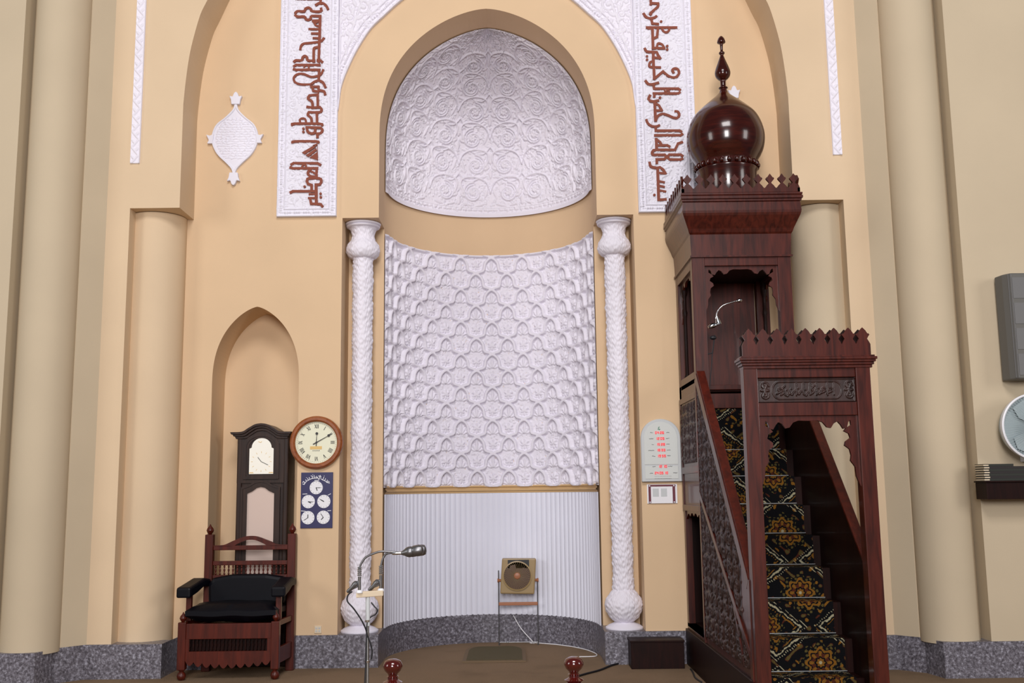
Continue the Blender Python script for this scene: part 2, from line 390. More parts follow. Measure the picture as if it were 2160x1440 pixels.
# the curved wall of the niche and its half dome
n = 48; zs = [0, 1.5, 3.0] + [p[1] for p in ARCH]; us = [1.035]*3 + [p[0] for p in ARCH]
wall_n = MB()
vs = [(AX+max(u, 1e-3)*math.cos(PI*i/n), D+max(u, 1e-3)*math.sin(PI*i/n), z) for u, z in zip(us, zs) for i in range(n+1)]
wall_n.add(vs, [(j*(n+1)+i, j*(n+1)+i+1, (j+1)*(n+1)+i+1, (j+1)*(n+1)+i) for j in range(len(zs)-1) for i in range(n)])
# small arched niche
sn = [(-2.785, 0)]+SN+[(-1.98, 0)]
for (xa, za), (xb, zb) in zip(sn, sn[1:]):
    wall.add([(xa, 0, za), (xb, 0, zb), (xb, D, zb), (xa, D, za)], [(0, 1, 2, 3)])
wall.add([(x, D, z) for x, z in sn], [tuple(range(len(sn)))])
tag(obj('wall_back', wall, m_tan), kind='structure')
tag(obj('wall_niche', wall_n, m_tan, smooth=True), kind='structure')

def bigprof(s):
    f = smooth_pts([(u, z, 0) for u, z in BIG[1:]], 4)
    return [(AX+s*2.79, 4.12)] + [(AX+s*p[0], p[1]) for p in f]
for s, nm in ((-1, 'wall_left'), (1, 'wall_right')):
    pm = MB(); X = lambda u: AX+s*u
    yf = -0.42
    pp = bigprof(s)
    for (xa, za), (xb, zb) in zip(pp, pp[1:]):
        if abs(xa-xb) > 1e-5: pm.add([(xa, yf, za), (xb, yf, zb), (xb, yf, TOP), (xa, yf, TOP)], [(0, 1, 2, 3)])
        pm.add([(xa, yf, za), (xb, yf, zb), (xb, 0, zb), (xa, 0, za)], [(0, 1, 2, 3)])
    pm.add([(X(2.79), yf, 4.12), (X(3.24), yf, 4.12), (X(3.24), yf, TOP), (X(2.79), yf, TOP)], [(0, 1, 2, 3)])
    pm.add([(X(2.79), yf, 4.12), (X(3.24), yf, 4.12), (X(3.24), 0, 4.12), (X(2.79), 0, 4.12)], [(0, 1, 2, 3)])
    pm.add([(X(3.24), yf, 0), (X(3.45), yf, 0), (X(3.45), yf, TOP), (X(3.24), yf, TOP)], [(0, 1, 2, 3)])
    pm.add([(X(3.24), yf, 0), (X(3.24), 0, 0), (X(3.24), 0, 4.12), (X(3.24), yf, 4.12)], [(0, 1, 2, 3)])
    tag(obj(nm, pm, m_pier_dim), kind='structure')
    om = MB()
    om.add([(X(3.45), yf, 0), (X(3.60), -0.58, 0), (X(3.60), -0.58, TOP), (X(3.45), yf, TOP)], [(0, 1, 2, 3)])
    om.add([(X(3.60), -0.58, 0), (X(4.08), -0.5, 0), (X(4.08), -0.5, TOP), (X(3.60), -0.58, TOP)], [(0, 1, 2, 3)])
    om.add([(X(4.08), -0.5, 0), (X(4.08), -0.85, 0), (X(4.08), -0.85, TOP), (X(4.08), -0.5, TOP)], [(0, 1, 2, 3)])
    om.add([(X(4.08), -0.85, 0), (X(7.5), -0.85, 0), (X(7.5), -0.85, TOP), (X(4.08), -0.85, TOP)], [(0, 1, 2, 3)])
    tag(obj('wall_outer_left' if s < 0 else 'wall_outer_right', om, m_outer_dim), kind='structure')
# tall half columns and the shorter columns tucked in the corners of the piers
k = 1
for s, side in ((-1, 'left'), (1, 'right')):
    mb = MB().lathe(AX+s*3.84, -0.62, [(0.236, 0.26), (0.236, TOP)], 48)
    tag(obj('tall_column', mb, m_outer_dim, smooth=True), 'tall round beige plaster column rising out of frame at the far %s' % side, 'column', 'tall round columns')
    mb = MB().lathe(AX+s*3.10, -0.06, [(0.256, 0.26), (0.256, 4.115)], 56)
    tag(obj('corner_column', mb, m_pier_dim if s < 0 else m_outer_dim, smooth=True), 'shorter beige plaster column in the pier corner %s' % ('left of the clocks and carved chair' if s < 0 else 'behind the dark wooden pulpit'), 'column', 'corner columns of the piers')  # matching columns, light on each side put into the paint tone
# moulding around the niche between lattice and ribs
mb = MB(); A0, A1 = math.radians(0), math.radians(180)
mb.lathe(AX, D, [(1.035, 1.60), (1.000, 1.60), (0.995, 1.585), (1.010, 1.575), (1.010, 1.565), (0.998, 1.555), (0.998, 1.545), (1.012, 1.535), (1.012, 1.522), (1.03, 1.515)], 60, A0, A1)
tag(obj('trim_1', mb, m_mould, smooth=True), kind='structure')

# granite skirting
def skirting(name, path, closed=False):
    g = MB()
    for (xa, ya), (xb, yb) in zip(path, path[1:]):
        g.add([(xa, ya, 0), (xb, yb, 0), (xb, yb, 0.285), (xa, ya, 0.285)], [(0, 1, 2, 3)])
        g.add([(xa, ya, 0.285), (xb, yb, 0.285), (xb, max(yb, ya)+0.25, 0.285), (xa, max(yb, ya)+0.25, 0.285)], [(0, 1, 2, 3)])
    return tag(obj(name, g, m_granite), kind='structure')
R = 1.012
arc = [(AX-R*math.cos(PI*i/48), D+R*math.sin(PI*i/48)) for i in range(49)]
g = MB()
for (xa, ya), (xb, yb) in zip(arc, arc[1:]):
    g.add([(xa, ya, 0), (xb, yb, 0), (xb, yb, 0.285), (xa, ya, 0.285)], [(0, 1, 2, 3)])
    ca, cb = (xa-AX)*1.03+AX, (xb-AX)*1.03+AX; da, db = (ya-D)*1.03+D, (yb-D)*1.03+D
    g.add([(xa, ya, 0.285), (xb, yb, 0.285), (cb, db, 0.285), (ca, da, 0.285)], [(0, 1, 2, 3)])
tag(obj('baseboard_niche', g, m_granite, smooth=False), kind='structure')
g = MB()
for s in (-1, 1):
    x0, x1 = sorted((AX+s*R, AX+s*1.40)); g.box(x0, x1, -0.02, D, 0, 0.285)
tag(obj('baseboard_recess', g, m_granite), kind='structure')
skirting('baseboard_left', [(AX-1.40, -0.02), (-1.98, -0.02), (-1.98, 0.40), (-2.785, 0.40), (-2.785, -0.02), (AX-2.80, -0.02), (AX-2.80, -0.44), (AX-3.46, -0.44), (AX-3.63, -0.61), (AX-3.68, -0.87), (AX-7.5, -0.87)])
skirting('baseboard_right', [(AX+1.40, -0.02), (AX+2.80, -0.02), (AX+2.80, -0.44), (AX+3.46, -0.44), (AX+3.63, -0.61), (AX+3.68, -0.87), (AX+7.5, -0.87)])
fl = MB().add([(-8, -14, 0), (8, -14, 0), (8, 1.6, 0), (-8, 1.6, 0)], [(0, 1, 2, 3)])
tag(obj('floor', fl, m_carpet), kind='structure')

# ------------------------------------------------------------------ carved plaster of the niche
# lattice panel on the curved wall
RL = 1.031; L = PI*RL; ZL0, ZL1 = 1.585, 4.07
F = Field(0, L, ZL0-0.02, ZL1+0.02, 0.005)
cw, ch = 0.347, 0.352
HOLES = []
net = [(0, 0), (0.05, -0.015), (0.11, -0.055), (0.165, -0.11), (0.21, -0.19), (0.225, -0.28), (0.235, -0.36), (0.265, -0.405), (0.33, -0.43), (0.40, -0.445), (0.46, -0.47), (0.5, -0.5)]
for r in range(-1, 17):
    for c in range(-1, 11):
        cx = L/2 + (c-5)*cw + (0.5*cw if r % 2 else 0.0); cz = ZL1 - 0.03 - r*ch/2
        for sg in (-1, 1):
            F.stroke([(cx+sg*a*cw, cz+b*ch) for a, b in net], 0.0175, 0.042, flat=True)
        z1 = cz-0.09*ch; z2 = cz-0.40*ch                       # pointed bud and side leaves under the arch
        F.leaf((cx, z2), (cx, z1), 0.017, 0.022)
        for sg in (-1, 1):
            F.leaf((cx+sg*0.010, z2), (cx+sg*0.050, z1-0.045), 0.010, 0.018); F.leaf((cx+sg*0.02, z2-0.004), (cx+sg*0.062, z2+0.016), 0.008, 0.016)
        zz = cz-0.70*ch                                       # three lobed flower in the open field below
        for a, l in ((90, 0.060), (38, 0.055), (142, 0.055), (-12, 0.040), (192, 0.040)):
            F.leaf((cx, zz-0.012), (cx+l*math.cos(math.radians(a)), zz-0.012+l*math.sin(math.radians(a))), 0.0125, 0.022)
        F.leaf((cx, zz-0.02), (cx, zz-0.058), 0.010, 0.018)
        for sg in (-1, 1): F.spiral(cx+sg*0.034, zz-0.040, 0.016, 0.9, sg, PI/2, 0.006, 0.016)
rl = random.Random(21); F.fill(2600, rl, 0.026, 0.0065, 0.010, 0.003); F.pits(6000, rl, d=0.014)
F.stroke([(0, ZL1), (L, ZL1)], 0.022, 0.03, flat=True); F.stroke([(0, ZL0), (L, ZL0)], 0.015, 0.03, flat=True)
nx, nz = int(L/0.0052), int((ZL1-ZL0)/0.0052)
sa, sz = np.meshgrid(np.linspace(0, L, nx), np.linspace(ZL0, ZL1, nz))
H = F.sample(sa, sz)*np.clip(np.minimum(sa, L-sa)/0.05, 0, 1); rr = RL-0.004-H; th = PI-sa/RL
P = np.stack([AX+rr*np.cos(th), D+rr*np.sin(th), sz], -1)
o = grid_obj('lattice_relief', P, m_white)
tag(o, 'curved white plaster panel of interlaced ogee lattice with flowers, middle of prayer niche', 'wall relief')

# fluted lower wall of the niche
RF = 1.018; nf = 1344; ang = np.linspace(0, PI, nf); ribs = 112
prof_r = RF-0.011*np.abs(np.sin(ang*ribs/2*1.0))**0.7
zz = np.array([0.28, 0.9, 1.52])
P = np.stack([AX+prof_r[None, :]*np.cos(PI-ang)[None, :]*np.ones((3, 1)), D+prof_r[None, :]*np.sin(ang)[None, :]*np.ones((3, 1)), zz[:, None]*np.ones((1, nf))], -1)
o = grid_obj('fluted_panel', P, m_rib)
tag(o, 'white vertically fluted plaster panel low in the prayer niche behind the box fan', 'wall panel')

# half dome relief
S = [0.0]; Z0C = 4.505
zf = np.concatenate([np.linspace(Z0C, 4.89, 60), 4.90+1.31*(1-(1-np.linspace(0, 1, 340))**1.9)]); 
zsm = np.array([p[1] for p in AP]); usm = np.array([p[0] for p in AP]); uf = np.interp(zf, zsm, usm)
ds = np.hypot(np.diff(zf), np.diff(uf)); sf = np.concatenate([[0], np.cumsum(ds)]); SL = sf[-1]
F = Field(-PI/2*1.03, PI/2*1.03, 0, SL, 0.005)
F.stroke([(-1.7, 0.0), (1.7, 0.0)], 0.055, 0.018, flat=True)
for k in range(-28, 29):
    F.leaf((k*0.058-0.022, 0.085), (k*0.058+0.022, 0.085), 0.013, 0.013)
F.stroke([(-1.7, 0.108), (1.7, 0.108)], 0.006, 0.011)
def scroll_unit(F, cx, cz, k, q):
    """one mirrored unit: two spirals flanking a palmette; k scales, q squeezes sideways to undo the dome's narrowing"""
    def P_(x, z): return (cx+x*q*k, cz+z*k)
    for sg in (-1, 1):
        for R_, w_ in ((0.118, 0.011), (0.088, 0.006)):
            pts = []
            for i in range(21):
                t = i/20; a = PI/2+sg*1.35*2*PI*t; rr_ = R_*(1-0.72*t); pts.append(P_(sg*0.165+rr_*math.cos(a), rr_*math.sin(a)))
            F.stroke(pts, w_*k, 0.024, w_*0.6*k)
        for a in range(0, 360, 60):
            c_, s_ = math.cos(math.radians(a)), math.sin(math.radians(a))
            F.leaf(P_(sg*0.165+0.008*c_, 0.008*s_), P_(sg*0.165+0.036*c_, 0.036*s_), 0.012*k, 0.020)
        for i in range(14):                       # beaded ring
            a = 2*PI*i/14; x, z = P_(sg*0.165+0.060*math.cos(a), 0.060*math.sin(a)); F.dot(x, z, 0.0065, 0.012)
        # long S stems joining to the next row
        st = smooth_pts([(sg*0.05, 0.0, 0), (sg*0.02, 0.10, 0), (sg*0.06, 0.16, 0), (sg*0.19, 0.175, 0), (sg*0.31, 0.12, 0), (sg*0.36, 0.0, 0)], 5)
        F.stroke([P_(p[0], p[1]) for p in st], 0.016*k, 0.026, 0.006*k)
        st = smooth_pts([(sg*0.0, 0.21, 0), (sg*0.07, 0.135, 0), (sg*0.17, 0.135, 0), (sg*0.28, 0.19, 0)], 5)
        F.stroke([P_(p[0], p[1]) for p in st], 0.008*k, 0.024, 0.004*k)
        for a, l in ((20, 0.07), (55, 0.085), (-25, 0.06)):
            c_, s_ = math.cos(math.radians(a)), math.sin(math.radians(a))
            F.leaf(P_(sg*0.015, -0.02), P_(sg*(0.015+l*c_), -0.02+l*s_), 0.014*k, 0.018)
        F.leaf(P_(sg*0.05, -0.12), P_(sg*0.14, -0.145), 0.013*k, 0.016)
        F.leaf(P_(sg*0.29, -0.06), P_(sg*0.335, 0.06), 0.014*k, 0.015)
        F.leaf(P_(sg*0.19, -0.15), P_(sg*0.30, -0.12), 0.013*k, 0.015)
    F.leaf(P_(0, -0.14), P_(0, -0.03), 0.022*k, 0.018)
    F.leaf(P_(0, 0.02), P_(0, 0.15), 0.028*k, 0.016)
    for i in range(4):
        for j in (-1, 0, 1):
            x, z = P_(j*0.011, 0.05+i*0.02); F.dot(x, z, 0.005, 0.023)
for r in range(6):
    cz = 0.275+r*0.315*(1-0.02*r); u_ = float(np.interp(cz, sf, uf)); q = min(3.2, 1.03/max(u_, 0.2))
    step = 0.72*q
    for c in range(-3, 4):
        cx = (c+(0.5 if r % 2 == 0 else 0.0))*step
        if abs(cx) < 1.9: scroll_unit(F, cx, cz, 1.0, q)
rl = random.Random(8); F.fill(4200, rl, 0.032, 0.0075, 0.013, 0.003); F.pits(7000, rl, d=0.014)
nx, ns = 640, 380
sa, ss = np.meshgrid(np.linspace(-PI/2*1.03, PI/2*1.03, nx), np.linspace(0, SL, ns))
U = np.maximum(np.interp(ss, sf, uf)-0.010, 0); Z = np.interp(ss, sf, zf)-0.008
H = F.sample(sa, ss)*np.clip((PI/2*1.03-np.abs(sa))/0.06, 0, 1)*np.clip((SL-ss)/0.12, 0, 1); th = PI/2-sa/1.03
du = np.gradient(U, axis=0); dz = np.gradient(Z, axis=0); ln = np.hypot(du, dz)+1e-9
nr, nzv = -dz/ln, du/ln
rr = np.maximum(U+nr*H, 0.0); Zz = Z+nzv*H
P = np.stack([AX+rr*np.cos(th), D+rr*np.sin(th)-0.004, Zz], -1)
o = grid_obj('half_dome_relief', P, m_white)
tag(o, 'white plaster half dome carved with scrolling arabesque spirals, top of prayer niche', 'wall relief')

# ------------------------------------------------------------------ calligraphy panels
def padded(X, Y, Z, back=0.0):
    """close the rim of a relief back to the wall"""
    X = np.pad(X, 1, 'edge'); Z = np.pad(Z, 1, 'edge'); Y = np.pad(Y, 1, 'constant', constant_values=back)
    return np.stack([X, Y, Z], -1)
PT = 7.2
def border(F, pts, off_beads=None):
    F.stroke(pts, 0.034, 0.010, flat=True)
def bead_line(F, p, q, sp=0.0215, r=0.0115):
    L = math.hypot(q[0]-p[0], q[1]-p[1]); n = int(L/sp)
    for i in range(n+1):
        t = i/max(1, n)
        big = i % 4 != 0
        F.dot(p[0]+(q[0]-p[0])*t, p[1]+(q[1]-p[1])*t, r if big else r*0.55, 0.021 if big else 0.015)
def calli(side, letters, dots, label):
    xa, xb = sorted((AX+side*1.43, AX+side*2.0)); z0 = 4.13
    root = empty('calligraphy_panel', ((xa+xb)/2, 0, z0), label, 'wall relief', 'calligraphy panels beside the arch')
    F = Field(xa-0.01, xb+0.01, z0-0.01, PT, 0.0042)
    for x in (xa+0.040, xb-0.040):
        F.stroke([(x, z0), (x, PT)], 0.034, 0.001, flat=True); bead_line(F, (x, z0+0.04), (x, PT))
    F.stroke([(xa, z0+0.040), (xb, z0+0.040)], 0.034, 0.001, flat=True); bead_line(F, (xa+0.06, z0+0.04), (xb-0.06, z0+0.04))
    for d in (0.007, 0.073):
        F.stroke([(xa+d, PT), (xa+d, z0+d), (xb-d, z0+d), (xb-d, PT)], 0.006, 0.018)
    F.stroke([(xa+0.095, PT), (xa+0.095, z0+0.095), (xb-0.095, z0+0.095), (xb-0.095, PT)], 0.004, 0.008)
    rnd = random.Random(3+side); z = z0+0.17; k = 0                      # low scrollwork behind the letters
    rnd2 = random.Random(9)
    while z < PT:
        for j, fx in enumerate((0.24, 0.80, 0.50)):
            cx = xa+(xb-xa)*fx if side < 0 else xb-(xb-xa)*fx
            r_ = rnd.uniform(0.034, 0.050) if j < 2 else 0.026
            a0 = rnd.uniform(0, 2*PI); sg = 1 if (k+j) % 2 else -1
            pts = F.spiral(cx, z+j*0.045, r_, 1.25, sg, a0, 0.0055, 0.009)
            F.leaf(pts[0], (pts[0][0]+0.035*math.cos(a0+sg*-1.2), pts[0][1]+0.035*math.sin(a0+sg*-1.2)), 0.011, 0.010)
            F.leaf((cx, z+j*0.045), (cx+0.020, z+j*0.045+0.012), 0.009, 0.012)
        z += 0.118; k += 1
    F.fill(1100, rnd2, 0.03, 0.0075, 0.011, 0.002); F.pits(1200, rnd2, d=0.010, lim=0.003)
    xs = np.arange(xa, xb+1e-6, 0.0046); zs_ = np.arange(z0, PT, 0.0046)
    X, Z = np.meshgrid(xs, zs_); Y = -0.030-F.sample(X, Z)
    grid_obj('carved_ground', padded(X, Y, Z), m_white2, root)
    yl = -0.034
    for ox, oy, strokes in letters:
        for st in strokes:
            w = 0.0245
            if isinstance(st[0], (int, float)): w = w*st[0]; st = st[1:]
            pts = [at(ox+x/6.0, oy+y/6.0, yl) for x, y in st]
            if len(pts) > 3: pts = [(p[0], p[1]) for p in smooth_pts([(a, b, 0) for a, b in pts], 3)]
            LB.rib(pts, w, yl-0.010, yl+0.004)
    for ox, oy, polys in dots:
        for p in polys:
            if len(p) == 2:
                c = at(ox+p[0]/6.0, oy+p[1]/6.0, yl); LB.cyl_y(c[0], c[1], 0.0125, yl-0.014, yl+0.004, 12)
            else:
                LB.prism([at(ox+a/6.0, oy+b/6.0, yl) for a, b in p], 'y', yl-0.016, yl+0.004)
    obj('lettering', LB, m_red, root, label='raised brick red angular Arabic letters')
    return root
H_ = 0.95
LU = [[(330,-10),(620,-10)], [(640,-30),(638,55)], [(580,68),(622,45),(672,50),(710,78),(732,118)],
 [(320,170),(350,148),(430,148),(450,115),(485,102),(515,120),(535,148),(640,148),(645,112)], [(320,195),(350,216),(430,216),(455,246),(485,256),(512,240),(530,208),(635,208)],
 [1.05,(633,205),(628,420),(615,790)], [(540,268),(622,265)], [0.8,(548,275),(575,325),(622,338)], [0.7,(560,300),(600,285)], [0.85,(495,372),(620,375)], [0.85,(528,428),(620,428)], [0.85,(548,486),(620,488)],
 [0.9,(383,628),(395,582),(430,556),(520,546),(620,533),(655,518),(680,488)], [(552,785),(553,640),(572,607),(622,602)],
 [(305,785),(330,768),(398,768),(415,730),(440,714),(465,730),(482,770),(562,772)], [(600,765),(640,772),(662,790)],
 [(303,842),(330,826),(628,826)], [0.6,(430,855),(445,835),(470,832),(490,850),(485,875),(455,880)], [(300,878),(330,888),(628,888)], [(622,885),(615,1000)],
 [0.85,(672,888),(645,940),(600,965),(520,976),(440,945),(380,938),(330,953),(300,992),(312,1038),(350,1062),(420,1073),(512,1072)],
 [(530,1062),(570,1036),(620,1026),(670,1050),(700,1108)], [(518,1100),(612,1100)], [(612,1100),(620,1142),(680,1160),(697,1198)], [(532,1105),(548,1152),(612,1165)],
 [(605,1200),(500,1212)], [(500,1212),(482,1250),(530,1290),(540,1352)], [(602,1200),(605,1352)], [(470,1355),(545,1367),(630,1360)], [(630,1360),(652,1392),(625,1424),(490,1424)]]
LL = [[(490,106),(480,140),(520,180),(528,250)], [(592,100),(595,250)], [(283,266),(312,247),(625,250),(656,268)], [0.75,(388,240),(376,205),(402,182),(440,188),(455,222),(445,250)],
 [(460,295),(640,300)], [(640,300),(662,330),(640,368),(590,375)], [(465,300),(480,350),(520,372),(562,362),(572,322)], [(600,378),(600,420)],
 [(285,487),(315,472),(580,472),(610,487)], [(268,765),(300,747),(455,748)], [(480,748),(600,748),(634,768)], [(258,800),(290,813),(600,811)], [0.7,(405,790),(425,765),(455,780),(445,808),(415,812)],
 [(590,811),(585,925)], [(545,810),(500,830),(480,880),(520,915),(592,918)], [0.8,(520,850),(582,885)], [(470,965),(490,940),(620,940),(648,970),(632,1012),(600,1018)], [(465,975),(482,1010),(522,1022)],
 [(525,1020),(525,1102)], [1.15,(582,1015),(585,1255)], [(258,1117),(290,1102),(590,1102)], [0.8,(498,1138),(588,1138)], [0.8,(488,1188),(588,1188)], [(510,1205),(520,1260),(600,1265)], [(600,1262),(640,1268),(662,1292)]]
RU = [[(255,-10),(256,60)], [(256,44),(348,48)], [(348,48),(340,92),(256,168),(258,188)], [(165,178),(195,218),(240,238),(300,228),(326,210)], [(262,235),(274,302)], [(274,302),(348,308)],
 [(204,352),(580,352)], [0.8,(225,366),(275,368)], [1.05,(276,355),(285,620)], [(346,360),(335,470),(285,492)], [0.85,(398,362),(415,400),(450,412),(480,396),(492,362)],
 [(278,612),(430,616)], [0.85,(425,612),(402,572),(365,552),(342,562),(332,608)], [(180,620),(206,656),(280,661),(330,665)], [(330,665),(346,700),(374,742)], [1.1,(285,670),(290,832)], [0.9,(300,732),(372,740)],
 [0.9,(290,782),(250,790),(236,830),(262,852),(375,856)], [1.05,(294,860),(300,1000)], [(300,1000),(410,908)], [0.95,(410,908),(470,960),(530,984),(580,975),(612,930),(600,886),(562,870),(530,888),(542,922)],
 [(190,1028),(222,1065),(270,1072),(350,1050)], [(290,1080),(300,1130)], [(302,1125),(600,1125),(626,1142)], [(290,1186),(600,1186),(622,1172)], [0.55,(415,1130),(440,1160),(475,1178),(490,1158),(460,1150),(420,1180)], [(300,1190),(300,1228)],
 [(245,1212),(228,1250),(250,1280),(300,1286),(350,1274)], [1.1,(304,1290),(316,1530)], [0.9,(320,1312),(360,1340),(396,1400)], [0.9,(396,1400),(320,1402)],
 [0.95,(322,1520),(346,1470),(402,1445),(470,1460),(540,1490),(590,1494),(615,1460),(600,1420),(565,1412)]]
RLo = [[0.9,(200,200),(220,245),(270,280),(330,281),(362,268)], [(316,285),(320,340)], [(320,336),(618,336),(642,350)], [(308,395),(632,395),(655,380)],
 [1.1,(324,440),(330,562)], [0.9,(330,448),(372,480),(396,520)], [(340,522),(462,522),(492,538)], [(652,482),(600,500)], [(600,500),(560,580)], [(560,580),(320,580),(280,600),(272,625),(300,641),(430,641)],
 [(430,641),(492,698)], [(492,700),(630,702),(656,690)], [(325,700),(425,696)], [(425,696),(492,640)], [(492,640),(632,640),(656,656)], [(332,700),(332,748)],
 [(240,740),(256,788),(320,806),(370,800)], [(370,800),(412,830),(442,878)], [0.9,(442,876),(350,870)], [1.1,(342,808),(356,1215)], [(356,1210),(446,1205)], [0.8,(360,975),(425,988)], [0.8,(360,1032),(425,1046)], [0.8,(360,1090),(442,1106)]]
LB = MB()
calli(-1, [(570, 0, LU), (570, 220, LL)], [(570, 220, [(422, 312), (422, 352), (438, 1045), (640, 1135), (642, 1178), [(405, 615), (560, 522), (578, 548), (440, 640)], [(452, 650), (585, 560), (592, 590), (490, 672)], [(500, 680), (596, 610), (600, 500), (606, 712)], [(540, 522), (600, 498), (600, 520), (572, 540)]])],
      'white carved panel with brick red Arabic letters, upper left, above the wall clock')
LB = MB()
calli(1, [(1330, 0, RU), (1330, 220, RLo)], [(1330, 0, [(385, 278), (463, 588), (463, 630), (207, 718), (207, 760), (372, 1240)]), (1330, 220, [(300, 1150)])],
      'white carved panel with brick red Arabic letters, upper right, beside the pulpit dome')

# spandrels filling the corners between the panels and the arch
OC = [(1.43, 5.18), (1.418, 5.28), (1.40, 5.42), (1.345, 5.585), (1.25, 5.795), (1.125, 6.0), (1.0, 6.13), (0.82, 6.30), (0.6, 6.46), (0.4, 6.58), (0.2, 6.66), (0.0, 6.72)]
OCf = [(p[0], p[1]) for p in smooth_pts([(a, b, 0) for a, b in OC], 6)]
for s in (-1, 1):
    F = Field(0, 1.45, 5.1, PT, 0.0045)                       # field in (distance from the axis, height)
    off = lambda d: [(p[0]+d*0.78, p[1]+d*0.62) for p in OCf]
    F.stroke(off(0.005), 0.010, 0.018); F.stroke(off(0.095), 0.008, 0.018)
    bl = off(0.050); acc = 0
    for (a, b), (c, d) in zip(bl, bl[1:]): bead_line(F, (a, b), (c, d), 0.0185, 0.010)
    F.stroke([(1.42, 5.1), (1.42, PT)], 0.010, 0.016)
    for cx, cz, r_, sg in ((1.30, 5.93, 0.045, 1), (1.32, 6.12, 0.05, -1), (1.20, 6.22, 0.075, 1), (1.30, 6.42, 0.08, -1), (1.08, 6.42, 0.085, 1), (0.86, 6.55, 0.08, -1), (1.12, 6.68, 0.1, 1), (0.62, 6.72, 0.08, 1), (0.85, 6.85, 0.1, -1), (0.4, 6.9, 0.09, 1), (1.3, 6.95, 0.09, -1), (0.6, 7.05, 0.09, -1)):
        p = F.spiral(cx, cz, r_, 1.4, sg, PI*0.4*sg, 0.012, 0.014)
        for a in (0.2, 1.1, 2.2, 3.5, 4.6):
            F.leaf((cx+r_*0.9*math.cos(a), cz+r_*0.9*math.sin(a)), (cx+r_*1.75*math.cos(a+0.5*sg), cz+r_*1.75*math.sin(a+0.5*sg)), 0.017, 0.013)
        F.leaf((cx-r_*0.3, cz), (cx+r_*0.3, cz+r_*0.1), 0.016, 0.016)
    F.stroke([(1.36, 5.75), (1.33, 5.9), (1.27, 6.1), (1.20, 6.32), (1.05, 6.5), (0.8, 6.7)], 0.014, 0.012, 0.007)
    rl = random.Random(31); F.fill(1500, rl, 0.045, 0.010, 0.012, 0.003); F.pits(1800, rl, d=0.012)
    nz_, nx_ = 430, 220
    zz = np.linspace(5.18, PT, nz_); oz = [p[1] for p in OCf]; ou = [p[0] for p in OCf]
    uc = np.interp(zz, oz, ou); t = np.linspace(0, 1, nx_)
    Uu = uc[:, None]+(1.4295-uc[:, None])*t[None, :]; Zz = zz[:, None]*np.ones((1, nx_))
    Y = -0.026-F.sample(Uu, Zz)
    o = grid_obj('spandrel_relief', padded(AX+s*Uu, Y, Zz), m_white)
    tag(o, 'white carved leaf scroll spandrel with beaded edge, %s of the main arch' % ('upper left' if s < 0 else 'upper right'), 'wall relief', 'spandrels of the main arch')

# narrow leaf strips on the piers
for s in (-1, 1):
    F = Field(0, 0.085, 0, 3.2, 0.0035)
    F.stroke([(0.004, 0), (0.004, 3.2)], 0.005, 0.010); F.stroke([(0.081, 0), (0.081, 3.2)], 0.004, 0.006)
    z = 0.0; k = 0
    while z < 3.2:
        a, b = (0.012, 0.075) if k % 2 else (0.075, 0.012)
        F.stroke([(a, z), (b, z+0.075)], 0.010, 0.010); F.leaf(((a+b)/2, z+0.035), (a, z+0.072), 0.012, 0.011)
        z += 0.075; k += 1
    xs = np.linspace(0, 0.085, 26); zs_ = np.linspace(0, 3.2, 900); X, Z = np.meshgrid(xs, zs_)
    H = F.sample(X, Z); x0 = AX+s*3.21
    o = grid_obj('leaf_strip', padded(x0-s*0.0425+s*X, -0.42-0.014-H, Z+4.54, -0.42), m_white)
    tag(o, 'narrow white carved leaf strip running up the %s pier' % ('left' if s < 0 else 'right'), 'wall relief', 'leaf strips on the piers')

